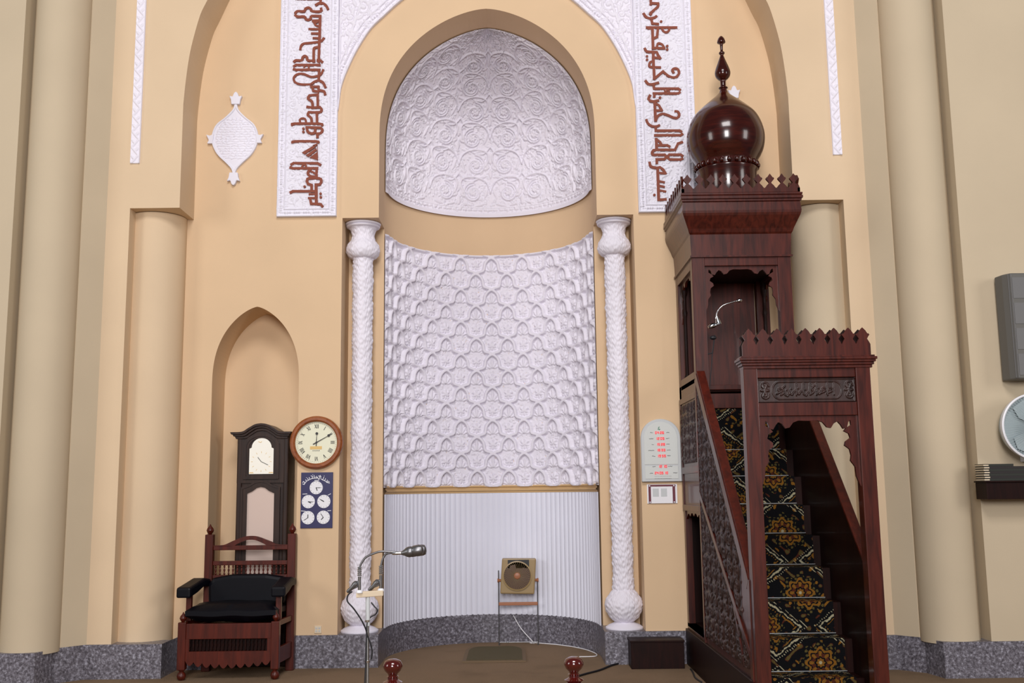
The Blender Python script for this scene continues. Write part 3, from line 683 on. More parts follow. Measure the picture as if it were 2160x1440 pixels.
# medallions
def medallion(cx, cz, label):
    root = empty('medallion', (cx, 0, cz), label, 'wall relief', 'plaster medallions')
    hz, hw = 0.30, 0.225
    half = smooth_pts([(0.012, 0.345, 0), (0.03, 0.29, 0), (0.10, 0.215, 0), (0.185, 0.14, 0), (0.222, 0.04, 0), (0.215, -0.05, 0), (0.165, -0.15, 0), (0.08, -0.235, 0), (0.030, -0.29, 0), (0.012, -0.335, 0)], 6)
    zz = np.array([p[1] for p in half])[::-1]; ww = np.array([p[0] for p in half])[::-1]
    F = Field(-0.24, 0.24, -0.35, 0.36, 0.0035)
    o_ = [(p[0]-0.008, p[1]) for p in half]
    F.stroke(o_, 0.011, 0.012); F.stroke([(-a, b) for a, b in o_], 0.011, 0.012)
    rnd = random.Random(5)
    for i in range(17):                                     # lines of fine flowing script
        z = -0.19+i*0.024; w = max(0.03, float(np.interp(z, zz, ww))-0.045)
        x = -w
        while x < w:
            l = rnd.uniform(0.02, 0.06); q = [(x, z+rnd.uniform(-.006, .006)), (x+l*0.5, z+rnd.uniform(-.008, .010)), (x+l, z+rnd.uniform(-.006, .006))]
            F.stroke(q, 0.0048, 0.009, 0.003)
            if rnd.random() < 0.5: F.stroke([(x+l*0.3, z), (x+l*0.3+0.003, z+0.017)], 0.0042, 0.009)
            x += l+0.008
    tt = np.linspace(-1, 1, 110); zv = np.linspace(-0.335, 0.345, 170); W = np.interp(zv, zz, ww)
    X = W[:, None]*tt[None, :]; Z = zv[:, None]*np.ones((1, 110)); Y = -0.020-F.sample(X, Z)
    grid_obj('script_field', padded(X+cx, Y, Z+cz), m_white2, root)
    def flower(sgz, z0):
        p = [(-0.040, 0), (-0.046, 0.045), (-0.062, 0.085), (-0.030, 0.078), (-0.018, 0.112), (0, 0.128), (0.018, 0.112), (0.030, 0.078), (0.062, 0.085), (0.046, 0.045), (0.040, 0)]
        mb = MB().prism([(cx+a, cz+z0+sgz*b) for a, b in p], 'y', -0.040, 0.0); obj('flower_tip', mb, m_white2, root, bevel=0.006)
    flower(1, 0.345); flower(-1, -0.335)
    for sg in (-1, 1):
        mb = MB().prism([(cx+sg*0.21, cz-0.045), (cx+sg*0.262, cz-0.045), (cx+sg*0.248, cz-0.01), (cx+sg*0.275, cz+0.045), (cx+sg*0.24, cz+0.035), (cx+sg*0.20, cz+0.05)], 'y', -0.036, 0.0)
        obj('side_leaf', mb, m_white2, root, bevel=0.005)
medallion(-2.632, 4.905, 'white plaster pear shaped medallion on the wall above the small arched niche')
medallion(2.168, 4.905, 'white plaster medallion mostly hidden behind the pulpit dome, its tip showing')

# ------------------------------------------------------------------ white carved columns
def white_column(cx, cy, label):
    root = empty('ornamental_column', (cx, cy, 0.285), label, 'column', 'carved columns of the prayer niche')
    def rev(name, prof, fn, n=150, m=180):
        ps = smooth_pts([(r, z, 0) for r, z in prof], 8); rs = np.array([p[0] for p in ps]); zs = np.array([p[1] for p in ps])
        zz = np.interp(np.linspace(0, 1, n), np.linspace(0, 1, len(zs)), zs); rr = np.interp(np.linspace(0, 1, n), np.linspace(0, 1, len(zs)), rs)
        th = np.linspace(0, 2*PI, m); T_, Zg = np.meshgrid(th, zz); Rg = rr[:, None]*np.ones((1, m))
        Rg = Rg+fn(T_, Zg, Rg)+(0.0035*np.sin(2*PI*Zg/0.29) if name == 'shaft' else 0)
        P = np.stack([cx+Rg*np.cos(T_), cy+Rg*np.sin(T_), Zg], -1)
        return grid_obj(name, P, m_white, root)
    def scales(n, p, h):
        def f(t, z, r):
            a = t*n/(2*PI); b = z/p
            u = (a+b) % 1-0.5; v = (a-b) % 1-0.5
            return h*(np.exp(-(u/0.13)**2)+np.exp(-(v/0.13)**2))*0.5+h*1.1*np.exp(-((np.abs(u)-0.5)**2+(np.abs(v)-0.5)**2)/0.045)+h*0.55*np.sin(z*95+np.sin(a*6.28*2)*2)*np.sin(t*n*3+z*40)
        return f
    rev('shaft', [(0.092, 0.62), (0.091, 1.5), (0.090, 2.6), (0.094, 3.80)], scales(5, 0.145, 0.0085), 760, 110)
    rev('base_bulb', [(0.07, 0.335), (0.13, 0.385), (0.166, 0.46), (0.165, 0.53), (0.12, 0.60), (0.086, 0.64)], scales(8, 0.11, 0.007), 80, 160)
    obj('plinth', MB().lathe(cx, cy, [(0.172, 0.285), (0.172, 0.297), (0.14, 0.318), (0.10, 0.335), (0.075, 0.35)], 48), m_white, root, smooth=True)
    rev('capital', [(0.080, 3.765), (0.118, 3.775), (0.150, 3.81), (0.158, 3.86), (0.142, 3.91), (0.112, 3.955), (0.105, 4.0), (0.118, 4.045), (0.145, 4.08)], scales(7, 0.12, 0.006), 90, 150)
    obj('abacus', MB().lathe(cx, cy, [(0.135, 4.065), (0.158, 4.075), (0.163, 4.085), (0.150, 4.092), (0.166, 4.100), (0.170, 4.112), (0.160, 4.119)], 48), m_white, root, smooth=True)
white_column(AX-1.213, 0.215, 'white carved plaster column with bulb base, left side of the prayer niche')
white_column(AX+1.213, 0.215, 'white carved plaster column with bulb base, right side of the prayer niche')

# ------------------------------------------------------------------ wall clock
def wall_clock():
    cx, cz = -1.804, 2.0
    R_ = empty('wall_clock', (cx, 0, cz), 'round wall clock with orange wooden rim and cream Roman numeral face', 'clock')
    mb = MB(); n = 64; prof = [(0.192, -0.010), (0.192, -0.045), (0.205, -0.058), (0.225, -0.058), (0.241, -0.040), (0.243, -0.002)]
    vs = [(cx+r*math.cos(2*PI*i/n), y, cz+r*math.sin(2*PI*i/n)) for r, y in prof for i in range(n)]
    mb.add(vs, [(j*n+i, j*n+(i+1) % n, (j+1)*n+(i+1) % n, (j+1)*n+i) for j in range(len(prof)-1) for i in range(n)])
    obj('rim', mb, m_ring, R_, smooth=True)
    obj('dial', MB().cyl_y(cx, cz, 0.195, -0.020, -0.001, 64), m_dial, R_)
    num = ['XII', 'I', 'II', 'III', 'IIII', 'V', 'VI', 'VII', 'VIII', 'IX', 'X', 'XI']
    y0, y1 = -0.0225, -0.019
    for k, s in enumerate(num):
        mb = MB()
        a = PI/2-k*PI/6; ux, uz = math.cos(a), math.sin(a); tx, tz = math.sin(a), -math.cos(a)
        wid = sum({'I': 0.010, 'V': 0.020, 'X': 0.020}[c] for c in s); x = -wid/2
        for c in s:
            def q(t, r_): return (cx+ux*(0.148+r_*0.017)+tx*t, cz+uz*(0.148+r_*0.017)+tz*t)
            if c == 'I': mb.rib([q(x+0.005, -1), q(x+0.005, 1)], 0.0045, y0, y1); x += 0.010
            elif c == 'V': mb.rib([q(x+0.002, 1), q(x+0.010, -1)], 0.005, y0, y1); mb.rib([q(x+0.010, -1), q(x+0.018, 1)], 0.003, y0, y1); x += 0.020
            else: mb.rib([q(x+0.002, 1), q(x+0.018, -1)], 0.005, y0, y1); mb.rib([q(x+0.018, 1), q(x+0.002, -1)], 0.003, y0, y1); x += 0.020
        obj('numeral', mb, m_blackp, R_)
    mb = MB()
    for k in range(60):
        a = 2*PI*k/60; mb.rib([(cx+0.176*math.cos(a), cz+0.176*math.sin(a)), (cx+0.181*math.cos(a), cz+0.181*math.sin(a))], 0.0015, y0, y1)
    obj('minute_marks', mb, m_blackp, R_)
    def hand(name, ang, l0, l1, w, blob):
        a = PI/2-math.radians(ang); mb = MB(); ux, uz = math.cos(a), math.sin(a)
        mb.prism([(cx-ux*l0+uz*w, cz-uz*l0-ux*w), (cx+ux*l1+uz*w*0.3, cz+uz*l1-ux*w*0.3), (cx+ux*l1-uz*w*0.3, cz+uz*l1+ux*w*0.3), (cx-ux*l0-uz*w, cz-uz*l0+ux*w)], 'y', -0.030, -0.027)
        if blob: mb.cyl_y(cx+ux*blob, cz+uz*blob, 0.012, -0.031, -0.027, 14)
        obj(name, mb, m_blackp, R_)
    hand('hour_hand', 2, 0.032, 0.095, 0.004, 0.082); hand('minute_hand', 61, 0.035, 0.158, 0.004, 0.128)
    obj('hub', MB().cyl_y(cx, cz, 0.008, -0.034, -0.02, 14), m_blackp, R_)
    obj('name_plate', MB().box(cx-0.058, cx+0.050, -0.023, -0.019, cz-0.062, cz-0.034), m_brassl, R_)
    mb = MB()
    for i in range(5):
        x = cx-0.036+i*0.014; mb.rib([(x, cz-0.078), (x+0.006, cz-0.071), (x+0.010, cz-0.078)], 0.002, y0, y1)
    obj('small_lettering', mb, m_blackp, R_)
wall_clock()

# blue board of dials
def dial_board():
    x0, x1, z0, z1 = -1.941, -1.650, 1.227, 1.728
    R_ = empty('prayer_times_board', ((x0+x1)/2, 0, z0), 'navy blue board with five small white clock dials under the wall clock', 'sign')
    obj('board', MB().box(x0, x1, -0.014, 0, z0, z1), m_blue, R_, bevel=0.002)
    W_, Hh = x1-x0, z1-z0
    # crop coordinates of the board, 345 x 625
    def q(px, py): return (x0+(px-203)/347.0*W_, z1-(py-735)/625.0*Hh)
    dials = [((370, 907), (10, 0), (6, -17)), ((287, 1063), (22, -1), (10, -5)), ((455, 1063), (-17, 10), (-10, 6)), ((285, 1242), (-12, -8), (0, 10)), ((452, 1240), (-12, 17), (-9, -10))]
    for (dx, dz), m_h, h_h in dials:
        c = q(dx, dz)
        d = obj('small_dial', MB().cyl_y(c[0], c[1], 0.0595, -0.018, -0.013, 40), m_whitep, R_)
        for k in range(12):
            a = 2*PI*k/12; obj('hour_mark', MB().rib([(c[0]+0.048*math.cos(a), c[1]+0.048*math.sin(a)), (c[0]+0.053*math.cos(a), c[1]+0.053*math.sin(a))], 0.0025, -0.020, -0.0175), m_blackp, d)
        for nm, hv, ln_, w in (('dial_hand', m_h, 0.040, 0.004), ('dial_hand', h_h, 0.026, 0.0065)):
            L_ = math.hypot(*hv); obj(nm, MB().rib([c, (c[0]+hv[0]/L_*ln_, c[1]+hv[1]/L_*ln_)], w, -0.022, -0.0185), m_blackp, d)
    mb = MB(); y0, y1 = -0.0165, -0.0135
    S_ = [[(222,865),(240,870),(243,845),(228,835),(222,850)], [(243,862),(262,835),(255,815)], [(262,835),(282,822),(275,800)], [(285,822),(300,812),(292,790)], [(300,812),(322,805),(330,782),(312,772)],
          [(322,805),(348,800),(345,768)], [(348,800),(372,802),(385,790),(360,788)], [(385,800),(400,815),(412,768)], [(392,775),(420,780),(418,800)], [(418,808),(440,820),(452,788)], [(440,822),(462,830),(470,805)], [(462,832),(490,845),(488,822)], [(490,848),(515,858),(480,848)], [(500,835),(512,845)],
          [(225,978),(272,976)], [(500,992),(528,978)], [(212,1166),(258,1170)], [(498,1168),(532,1166)], [(352,826),(398,826)]]
    for s in S_: mb.rib([q(*p) for p in s], 0.0052, y0, y1)
    for p in ((262,792),(330,760),(372,778),(455,775)): c = q(*p); mb.cyl_y(c[0], c[1], 0.003, y0, y1, 8)
    obj('lettering', mb, m_whitep, R_, label='white Arabic lettering')
dial_board()

# electronic prayer clock and framed notice
def prayer_clock():
    x0, x1, z0, z1 = 1.168, 1.530, 1.606, 2.176; cx = (x0+x1)/2; zs = 1.985
    R_ = empty('digital_prayer_clock', (cx, 0, z0), 'grey arched electronic clock with rows of red digits beside the pulpit', 'clock')
    def outl(d, za, arch=True):
        w = (x1-x0)/2-d; p = [(cx-w, za), (cx+w, za)]
        h = (z1-d)-zs
        for i in range(0, 25):
            a = PI*i/24; sh = abs(math.cos(a)); p.append((cx+w*math.cos(a), zs+h*(math.sin(a)**0.86)))
        return p
    obj('case', MB().prism(outl(0, z0), 'y', -0.045, 0), m_grey, R_, bevel=0.006)
    obj('upper_panel', MB().prism(outl(0.028, z0+0.155), 'y', -0.049, -0.044), m_grey2, R_, bevel=0.002)
    obj('lower_panel', MB().box(x0+0.03, x1-0.03, -0.049, -0.044, z0+0.025, z0+0.14), m_grey2, R_, bevel=0.002)
    SEG = {'0': 'abcdef', '1': 'bc', '2': 'abged', '3': 'abgcd', '4': 'fgbc', '5': 'afgcd', '6': 'afgedc', '7': 'abc', '8': 'abcdefg', '9': 'abcdfg'}
    SP = {'a': ((0, 1), (1, 1)), 'b': ((1, 1), (1, .5)), 'c': ((1, .5), (1, 0)), 'd': ((0, 0), (1, 0)), 'e': ((0, 0), (0, .5)), 'f': ((0, .5), (0, 1)), 'g': ((0, .5), (1, .5))}
    def q(px, py): return (x0+(px-150)/560.0*(x1-x0), z1-(py-88)/912.0*(z1-z0))
    rows = [(352, 290, '04 26'), (355, 375, '12 05'), (360, 460, '15 28'), (362, 543, '18 33'), (368, 628, '19 55'), (378, 780, '12 10')]
    for k, (px, py, t) in enumerate(rows+[(330, 874, '24 05 10')]):
        mb = MB(); c = q(px, py); dw, dh = 0.0115, 0.019; x = c[0]+0.002
        if k == 6: dw = 0.0105
        for ch in t:
            if ch == ' ': x += 0.005; continue
            for sg in SEG[ch]:
                (a, b), (d, e) = SP[sg]; mb.rib([(x+a*dw, c[1]+(b-.5)*dh), (x+d*dw, c[1]+(e-.5)*dh)], 0.0048, -0.0525, -0.049)
            x += dw+0.0085
        obj('digit_row', mb, m_led, R_)
    mb = MB()
    for px, py, w in ((285,290,34),(510,290,40),(265,378,60),(505,375,45),(300,462,30),(508,458,45),(250,547,80),(510,545,50),(300,632,40),(515,628,45),(300,782,45),(520,782,55),(260,880,45),(590,875,55)):
        a = q(px, py); x = a[0]; rn = random.Random(px*py)
        while x < a[0]+w/560*(x1-x0): mb.rib([(x, a[1]), (x+0.003, a[1]+rn.uniform(-.004, .006))], 0.0025, -0.0502, -0.0485); x += 0.005
    for z in (922, 955):
        for px in range(330, 560, 22): a = q(px, z); mb.rib([a, (a[0]+0.006, a[1]+0.001)], 0.002, -0.0502, -0.0485)
    obj('row_lettering', mb, m_blackp, R_)
    c = q(408, 232); mb = MB()
    for dx, dz in ((0, 0.010), (-0.004, -0.004), (0.005, -0.010)): mb.rib([(c[0]+dx-0.005, c[1]+dz), (c[0]+dx+0.004, c[1]+dz+0.006)], 0.006, -0.0515, -0.0485)
    obj('green_emblem', mb, m_green, R_)
prayer_clock()
def notice():
    x0, x1, z0, z1 = 1.214, 1.488, 1.410, 1.583; y = -0.012
    R_ = empty('framed_notice', ((x0+x1)/2, 0, z0), 'small white card with maroon border and two grey pictures under the electronic clock', 'sign')
    obj('card', MB().box(x0, x1, y, 0, z0, z1), m_whitep, R_, bevel=0.001)
    mb = MB(); mb.box(x0+0.012, x1-0.014, y-0.004, y, z1-0.020, z1-0.004); mb.box(x0+0.012, x0+0.034, y-0.004, y, z0+0.003, z1-0.02); mb.box(x1-0.042, x1-0.018, y-0.004, y, z0+0.003, z1-0.02)
    obj('border', mb, m_maroon, R_)
    obj('sheet', MB().box(x0+0.036, x1-0.046, y-0.006, y, z0+0.002, z1-0.022), m_paper, R_)
    for a in (0.05, 0.125): obj('picture', MB().box(x0+a, x0+a+0.055, y-0.0075, y-0.005, z0+0.062, z0+0.135), m_grey, R_, bevel=0.001)
    for x in (x0+0.023, x1-0.030):
        for z in (z0+0.012, z1-0.014): obj('corner_stud', MB().cyl_y(x, z, 0.006, y-0.010, y, 12), m_whitep, R_)
notice()
def socket():
    c = at(671, 1327, 0); R_ = empty('wall_socket', (c[0], 0, c[1]-0.035), 'small white electrical socket on wall just above granite skirting', 'socket')
    obj('plate', MB().box(c[0]-0.032, c[0]+0.032, -0.010, 0, c[1]-0.033, c[1]+0.033), m_cream, R_, bevel=0.003)
    for dx in (-0.013, 0.013):
        for dz in (-0.012, 0.012): obj('outlet', MB().box(c[0]+dx-0.008, c[0]+dx+0.008, -0.013, -0.009, c[1]+dz-0.006, c[1]+dz+0.006), m_grey, R_)
socket()

# ------------------------------------------------------------------ longcase clock in the small niche
def longcase():
    x0, x1, yf, yb = -2.560, -2.085, 0.10, 0.36; cx = (x0+x1)/2-0.012
    R_ = empty('longcase_clock', (cx, yf, 0), 'tall dark walnut longcase clock with arched hood standing in the small niche', 'clock')
    obj('case', MB().box(x0, x1, yf+0.02, yb, 0.12, 2.06), m_clockw, R_, bevel=0.004)
    obj('base', MB().box(x0-0.03, x1+0.03, yf-0.01, yb, 0, 0.12), m_clockw, R_, bevel=0.01)
    for x in (x0, x1-0.045): obj('corner_post', MB().box(x, x+0.045, yf-0.004, yf+0.03, 0.12, 2.06), m_clockw, R_, bevel=0.012)
    def top(w, z, dz):   # ogee arched outline
        pts = [(-w, z), (-w*0.62, z+0.004), (-w*0.42, z+dz*0.45), (-w*0.2, z+dz*0.88), (0, z+dz)]
        s = smooth_pts([(a, b, 0) for a, b in pts], 6); s = [(p[0], p[1]) for p in s]
        return [(cx+a, b) for a, b in s]+[(cx-a, b) for a, b in s[::-1][1:]]
    for k, (w, z, dz, t, y) in enumerate(((0.285, 2.108, 0.080, 0.022, yf-0.055), (0.268, 2.090, 0.078, 0.022, yf-0.035), (0.250, 2.070, 0.076, 0.024, yf-0.015))):
        up_ = top(w, z, dz); lo = top(w-0.012, z-t, dz)
        obj('cornice', MB().prism(up_+lo[::-1], 'y', y, yb+0.01), m_clockw, R_, bevel=0.003)
    fr = top(0.225, 2.052, 0.076)
    # hood door frame with arched opening
    def ring(outer, inner, y0, y1, name, m):
        mb = MB(); n = len(outer)
        vs = [(a, y0, b) for a, b in outer]+[(a, y0, b) for a, b in inner]+[(a, y1, b) for a, b in outer]+[(a, y1, b) for a, b in inner]
        fs = []
        for i in range(n):
            j = (i+1) % n
            fs += [(i, j, n+j, n+i), (2*n+i, 3*n+i, 3*n+j, 2*n+j), (i, 2*n+i, 2*n+j, j), (n+i, n+j, 3*n+j, 3*n+i)]
        obj(name, mb.add(vs, fs), m, R_)
    def archo(w, za, zs_, h, flat=0.2):
        p = [(cx-w, za)]
        for i in range(17):
            a = PI-PI*i/16; p.append((cx+w*math.cos(a)*(1 if abs(math.cos(a)) < .99 else 1), zs_+h*math.sin(a)**0.9))
        p.append((cx+w, za)); return p
    obj('hood_front', MB().prism([(cx-0.225, 1.64)]+fr+[(cx+0.225, 1.64)], 'y', yf+0.0, yf+0.03), m_clockw, R_)
    ring(archo(0.165, 1.675, 1.98, 0.115), archo(0.138, 1.70, 1.965, 0.105), yf-0.018, yf+0.004, 'hood_door', m_clockw)
    ring(archo(0.138, 1.70, 1.965, 0.105), archo(0.120, 1.715, 1.955, 0.098), yf-0.010, yf+0.004, 'hood_door_bead', m_clockw)
    dial = [(cx-0.112, 1.722), (cx+0.112, 1.722), (cx+0.112, 1.955)]+[(cx+0.092*math.cos(PI*i/16), 1.965+0.088*math.sin(PI*i/16)) for i in range(17)]+[(cx-0.112, 1.955)]
    d = obj('dial', MB().prism(dial, 'y', yf-0.006, yf+0.002), m_moon, R_, label='bright silvered arched dial')
    mb = MB()
    for k in range(12):
        a = 2*PI*k/12; mb.rib([(cx+0.080*math.cos(a), 1.835+0.080*math.sin(a)), (cx+0.094*math.cos(a), 1.835+0.094*math.sin(a))], 0.003, yf-0.0075, yf-0.005)
    mb.rib([(cx-0.03, 2.02), (cx-0.01, 2.012), (cx+0.0, 2.02)], 0.004, yf-0.0075, yf-0.005)
    for sx in (-1, 1):
        for i in range(5): mb.cyl_y(cx+sx*(0.075+0.008*i), 1.732+0.004*(i % 2), 0.0045, yf-0.0075, yf-0.005, 8)
    obj('chapter_marks', mb, m_brassl, d)
    for ex, ez in ((-0.032, 0.040), (0.062, -0.030)): obj('clock_hand', MB().rib([(cx, 1.835), (cx+ex, 1.835+ez)], 0.004, yf-0.010, yf-0.0065), m_blackp, d)
    # trunk door with shaped glass
    def shaped(w, za, zt, h):
        p = [(cx-w, za), (cx-w, zt)]+[(cx-w*0.62, zt+h*0.35), (cx-w*0.3, zt+h*0.85), (cx, zt+h), (cx+w*0.3, zt+h*0.85), (cx+w*0.62, zt+h*0.35)]+[(cx+w, zt), (cx+w, za)]
        return p
    ring(shaped(0.165, 0.55, 1.585, 0.062), shaped(0.125, 0.60, 1.545, 0.060), yf-0.006, yf+0.022, 'trunk_door', m_clockw)
    ring(shaped(0.180, 0.53, 1.600, 0.064), shaped(0.165, 0.55, 1.585, 0.062), yf-0.014, yf+0.022, 'trunk_door_bead', m_clockw)
    obj('back_panel', MB().prism(shaped(0.126, 0.60, 1.545, 0.060), 'y', yf+0.012, yf+0.0185), m_mirror, R_, label='trunk door mirror with its pale reflection painted on')
longcase()

# ------------------------------------------------------------------ carved chair
def finial(cx, cy, z, k=1.0):
    return [(0.012*k, z), (0.016*k, z+0.008*k), (0.024*k, z+0.016*k), (0.030*k, z+0.032*k), (0.024*k, z+0.050*k), (0.010*k, z+0.066*k), (0.005*k, z+0.078*k), (0.001, z+0.084*k)]
def chair():
    yf, yb = -0.56, -0.05
    R_ = empty('carved_armchair', (-2.40, yf, 0), 'large red brown carved armchair with dark navy cushions in front of the longcase clock', 'chair')
    fx = (-2.812, -2.026); bx = (-2.735, -1.995)
    for x in fx:
        l = obj('front_leg', MB().box(x-0.034, x+0.034, yf, yf+0.068, 0.085, 0.475), m_woodr, R_, bevel=0.006)
        obj('finial', MB().lathe(x, yf+0.034, finial(0, 0, 0.475, 1.0), 18), m_woodr, l, smooth=True)
        obj('foot', MB().lathe(x, yf+0.034, [(0.018, 0.0), (0.032, 0.012), (0.038, 0.035), (0.030, 0.058), (0.018, 0.07), (0.026, 0.082), (0.026, 0.09)], 18), m_woodr, l, smooth=True)
    for x in bx:
        l = obj('rear_leg', MB().box(x-0.036, x+0.036, yb-0.07, yb, 0.0, 1.185), m_woodr, R_, bevel=0.006)
        obj('finial', MB().lathe(x, yb-0.035, finial(0, 0, 1.185, 1.1), 18), m_woodr, l, smooth=True)
    a, b = fx[0]+0.034, fx[1]-0.034
    # front apron: rail, spindle slot, scalloped panel
    obj('front_rail', MB().box(a, b, yf+0.008, yf+0.05, 0.335, 0.462), m_woodr, R_, bevel=0.004)
    mb = MB(); pts = [(a, 0.235), (a, 0.150)]; n = 10
    for i in range(n*6+1):
        t = i/(n*6); x = a+(b-a)*t; pts.append((x, 0.150-0.035*abs(math.sin(t*n*PI))-0.030*(1-(2*t-1)**2)+0.01))
    pts += [(b, 0.150), (b, 0.235)]
    obj('apron', mb.prism(pts, 'y', yf+0.010, yf+0.045), m_woodr, R_)
    for i in range(22):
        mb = MB(); x = a+0.03+(b-a-0.06)*i/21; mb.lathe(x, yf+0.03, [(0.004, 0.235), (0.008, 0.25), (0.005, 0.262), (0.010, 0.285), (0.005, 0.308), (0.008, 0.32), (0.004, 0.335)], 8)
        obj('front_spindle', mb, m_woodd, R_, smooth=True)
    for x in (a, b-0.03): obj('apron_stile', MB().box(x, x+0.03, yf+0.008, yf+0.05, 0.233, 0.337), m_woodr, R_)
    mb = MB().box(a, b, yf+0.06, yf+0.075, 0.13, 0.33); obj('seat_box', mb.box(a, b, yf+0.05, yb-0.03, 0.32, 0.42), m_woodd, R_)
    for x0_, x1_ in ((fx[0]-0.02, bx[0]-0.02), (fx[1]-0.01, bx[1]-0.01)):
        s = obj('side_rail', MB().prism([(x0_, yf+0.068), (x0_+0.03, yf+0.068), (x1_+0.03, yb-0.07), (x1_, yb-0.07)], 'z', 0.43, 0.475), m_woodr, R_, bevel=0.003)
        obj('lower_side_rail', MB().prism([(x0_, yf+0.068), (x0_+0.03, yf+0.068), (x1_+0.03, yb-0.07), (x1_, yb-0.07)], 'z', 0.12, 0.25), m_woodr, R_, bevel=0.003)
    def cushion(name, x0, x1, y0, y1, z0, z1, bev, lab):
        mb = MB(); nx_, ny_ = 16, 10; vs = []; 
        for s in (0, 1):
            for j in range(ny_+1):
                for i in range(nx_+1):
                    u, v = i/nx_*2-1, j/ny_*2-1; e = (1-abs(u)**4)*(1-abs(v)**4); h = (z1-z0)/2
                    vs.append((x0+(x1-x0)*(u+1)/2, y0+(y1-y0)*(v+1)/2, (z0+z1)/2+(1 if s else -1)*h*(0.25+0.75*e**0.5)+0.004*math.sin(u*7+v*5)))
        m_ = nx_+1; N = m_*(ny_+1); fs = []
        for j in range(ny_):
            for i in range(nx_):
                q = j*m_+i; fs += [(q, q+m_, q+m_+1, q+1), (N+q, N+q+1, N+q+m_+1, N+q+m_)]
        for i in range(nx_): fs += [(i, i+1, N+i+1, N+i), (ny_*m_+i, N+ny_*m_+i, N+ny_*m_+i+1, ny_*m_+i+1)]
        for j in range(ny_): fs += [(j*m_, N+j*m_, N+j*m_+m_, j*m_+m_), (j*m_+nx_, j*m_+m_+nx_, N+j*m_+m_+nx_, N+j*m_+nx_)]
        return obj(name, mb.add(vs, fs), m_navy, R_, smooth=True, label=lab)
    cushion('seat_cushion', fx[0]+0.02, fx[1]-0.0, yf+0.01, yb-0.10, 0.462, 0.625, 0.04, 'dark navy leather seat cushion')
    # back cushion: upright pad
    pts = [(-2.70, 0.58), (-2.03, 0.58), (-2.015, 0.77), (-2.06, 0.815), (-2.2, 0.838), (-2.5, 0.838), (-2.66, 0.81), (-2.71, 0.76)]
    obj('back_cushion', MB().prism(pts, 'y', yb-0.16, yb-0.05), m_navy, R_, bevel=0.03, label='dark navy leather back cushion')
    for x in bx: pass
    for name, z0, z1 in (('back_rail', 1.045, 1.085), ('back_rail', 0.912, 0.950), ('back_rail', 0.800, 0.828)):
        obj(name, MB().box(bx[0]+0.036, bx[1]-0.036, yb-0.055, yb-0.02, z0, z1), m_woodr, R_, bevel=0.004)
    c = (bx[0]+bx[1])/2; w = (bx[1]-bx[0])/2-0.036
    up_ = [(p[0], p[1]) for p in smooth_pts([(-w, 1.088, 0), (-w*0.72, 1.092, 0), (-w*0.48, 1.125, 0), (-w*0.2, 1.160, 0), (0, 1.168, 0), (w*0.2, 1.160, 0), (w*0.48, 1.125, 0), (w*0.72, 1.092, 0), (w, 1.088, 0)], 5)]
    lo = [(p[0], p[1]) for p in smooth_pts([(-w, 1.080, 0), (-w*0.5, 1.080, 0), (-w*0.35, 1.100, 0), (-w*0.15, 1.128, 0), (0, 1.134, 0), (w*0.15, 1.128, 0), (w*0.35, 1.100, 0), (w*0.5, 1.080, 0), (w, 1.080, 0)], 5)]
    mb = MB()
    for (a1, b1), (a2, b2) in zip(list(zip(up_, lo))[:-1], list(zip(up_, lo))[1:]):
        mb.prism([(c+a1[0], a1[1]), (c+a2[0], a2[1]), (c+b2[0], b2[1]), (c+b1[0], b1[1])], 'y', yb-0.055, yb-0.02)
    obj('crest_rail', mb, m_woodr, R_)
    for i in range(17):
        mb = MB(); x = bx[0]+0.06+(bx[1]-bx[0]-0.12)*i/16; mb.lathe(x, yb-0.038, [(0.004, 0.825), (0.010, 0.838), (0.004, 0.850), (0.010, 0.870), (0.004, 0.888), (0.010, 0.900), (0.004, 0.914)], 8)
        obj('back_spindle', mb, m_woodr, R_, smooth=True)
    for s, xf, xb in ((-1, fx[0]-0.03, bx[0]-0.01), (1, fx[1]-0.0, bx[1]+0.0)):
        p = [(yf+0.06, 0.665), (yf+0.06, 0.755), (yf+0.20, 0.785), (yb-0.18, 0.815), (yb-0.08, 0.80), (yb-0.08, 0.735), (yb-0.2, 0.74), (yf+0.2, 0.70)]
        mb = MB(); n_ = len(p)
        vs = []
        for sx in (-0.062, 0.062):
            for y, z in p:
                t = (y-yf)/(yb-yf); vs.append((xf+(xb-xf)*t+sx, y, z))
        mb.add(vs, [tuple(range(n_)), tuple(range(2*n_-1, n_-1, -1))]+[(i, i+n_, (i+1) % n_+n_, (i+1) % n_) for i in range(n_)])
        obj('armrest', mb, m_navy, R_, bevel=0.018, label='padded armrest in dark navy leather')
        obj('arm_post', MB().box(xf+0.015 if s < 0 else xf-0.03, xf+0.06 if s < 0 else xf+0.015, yf+0.14, yf+0.185, 0.47, 0.70), m_woodr, R_, bevel=0.004)
chair()

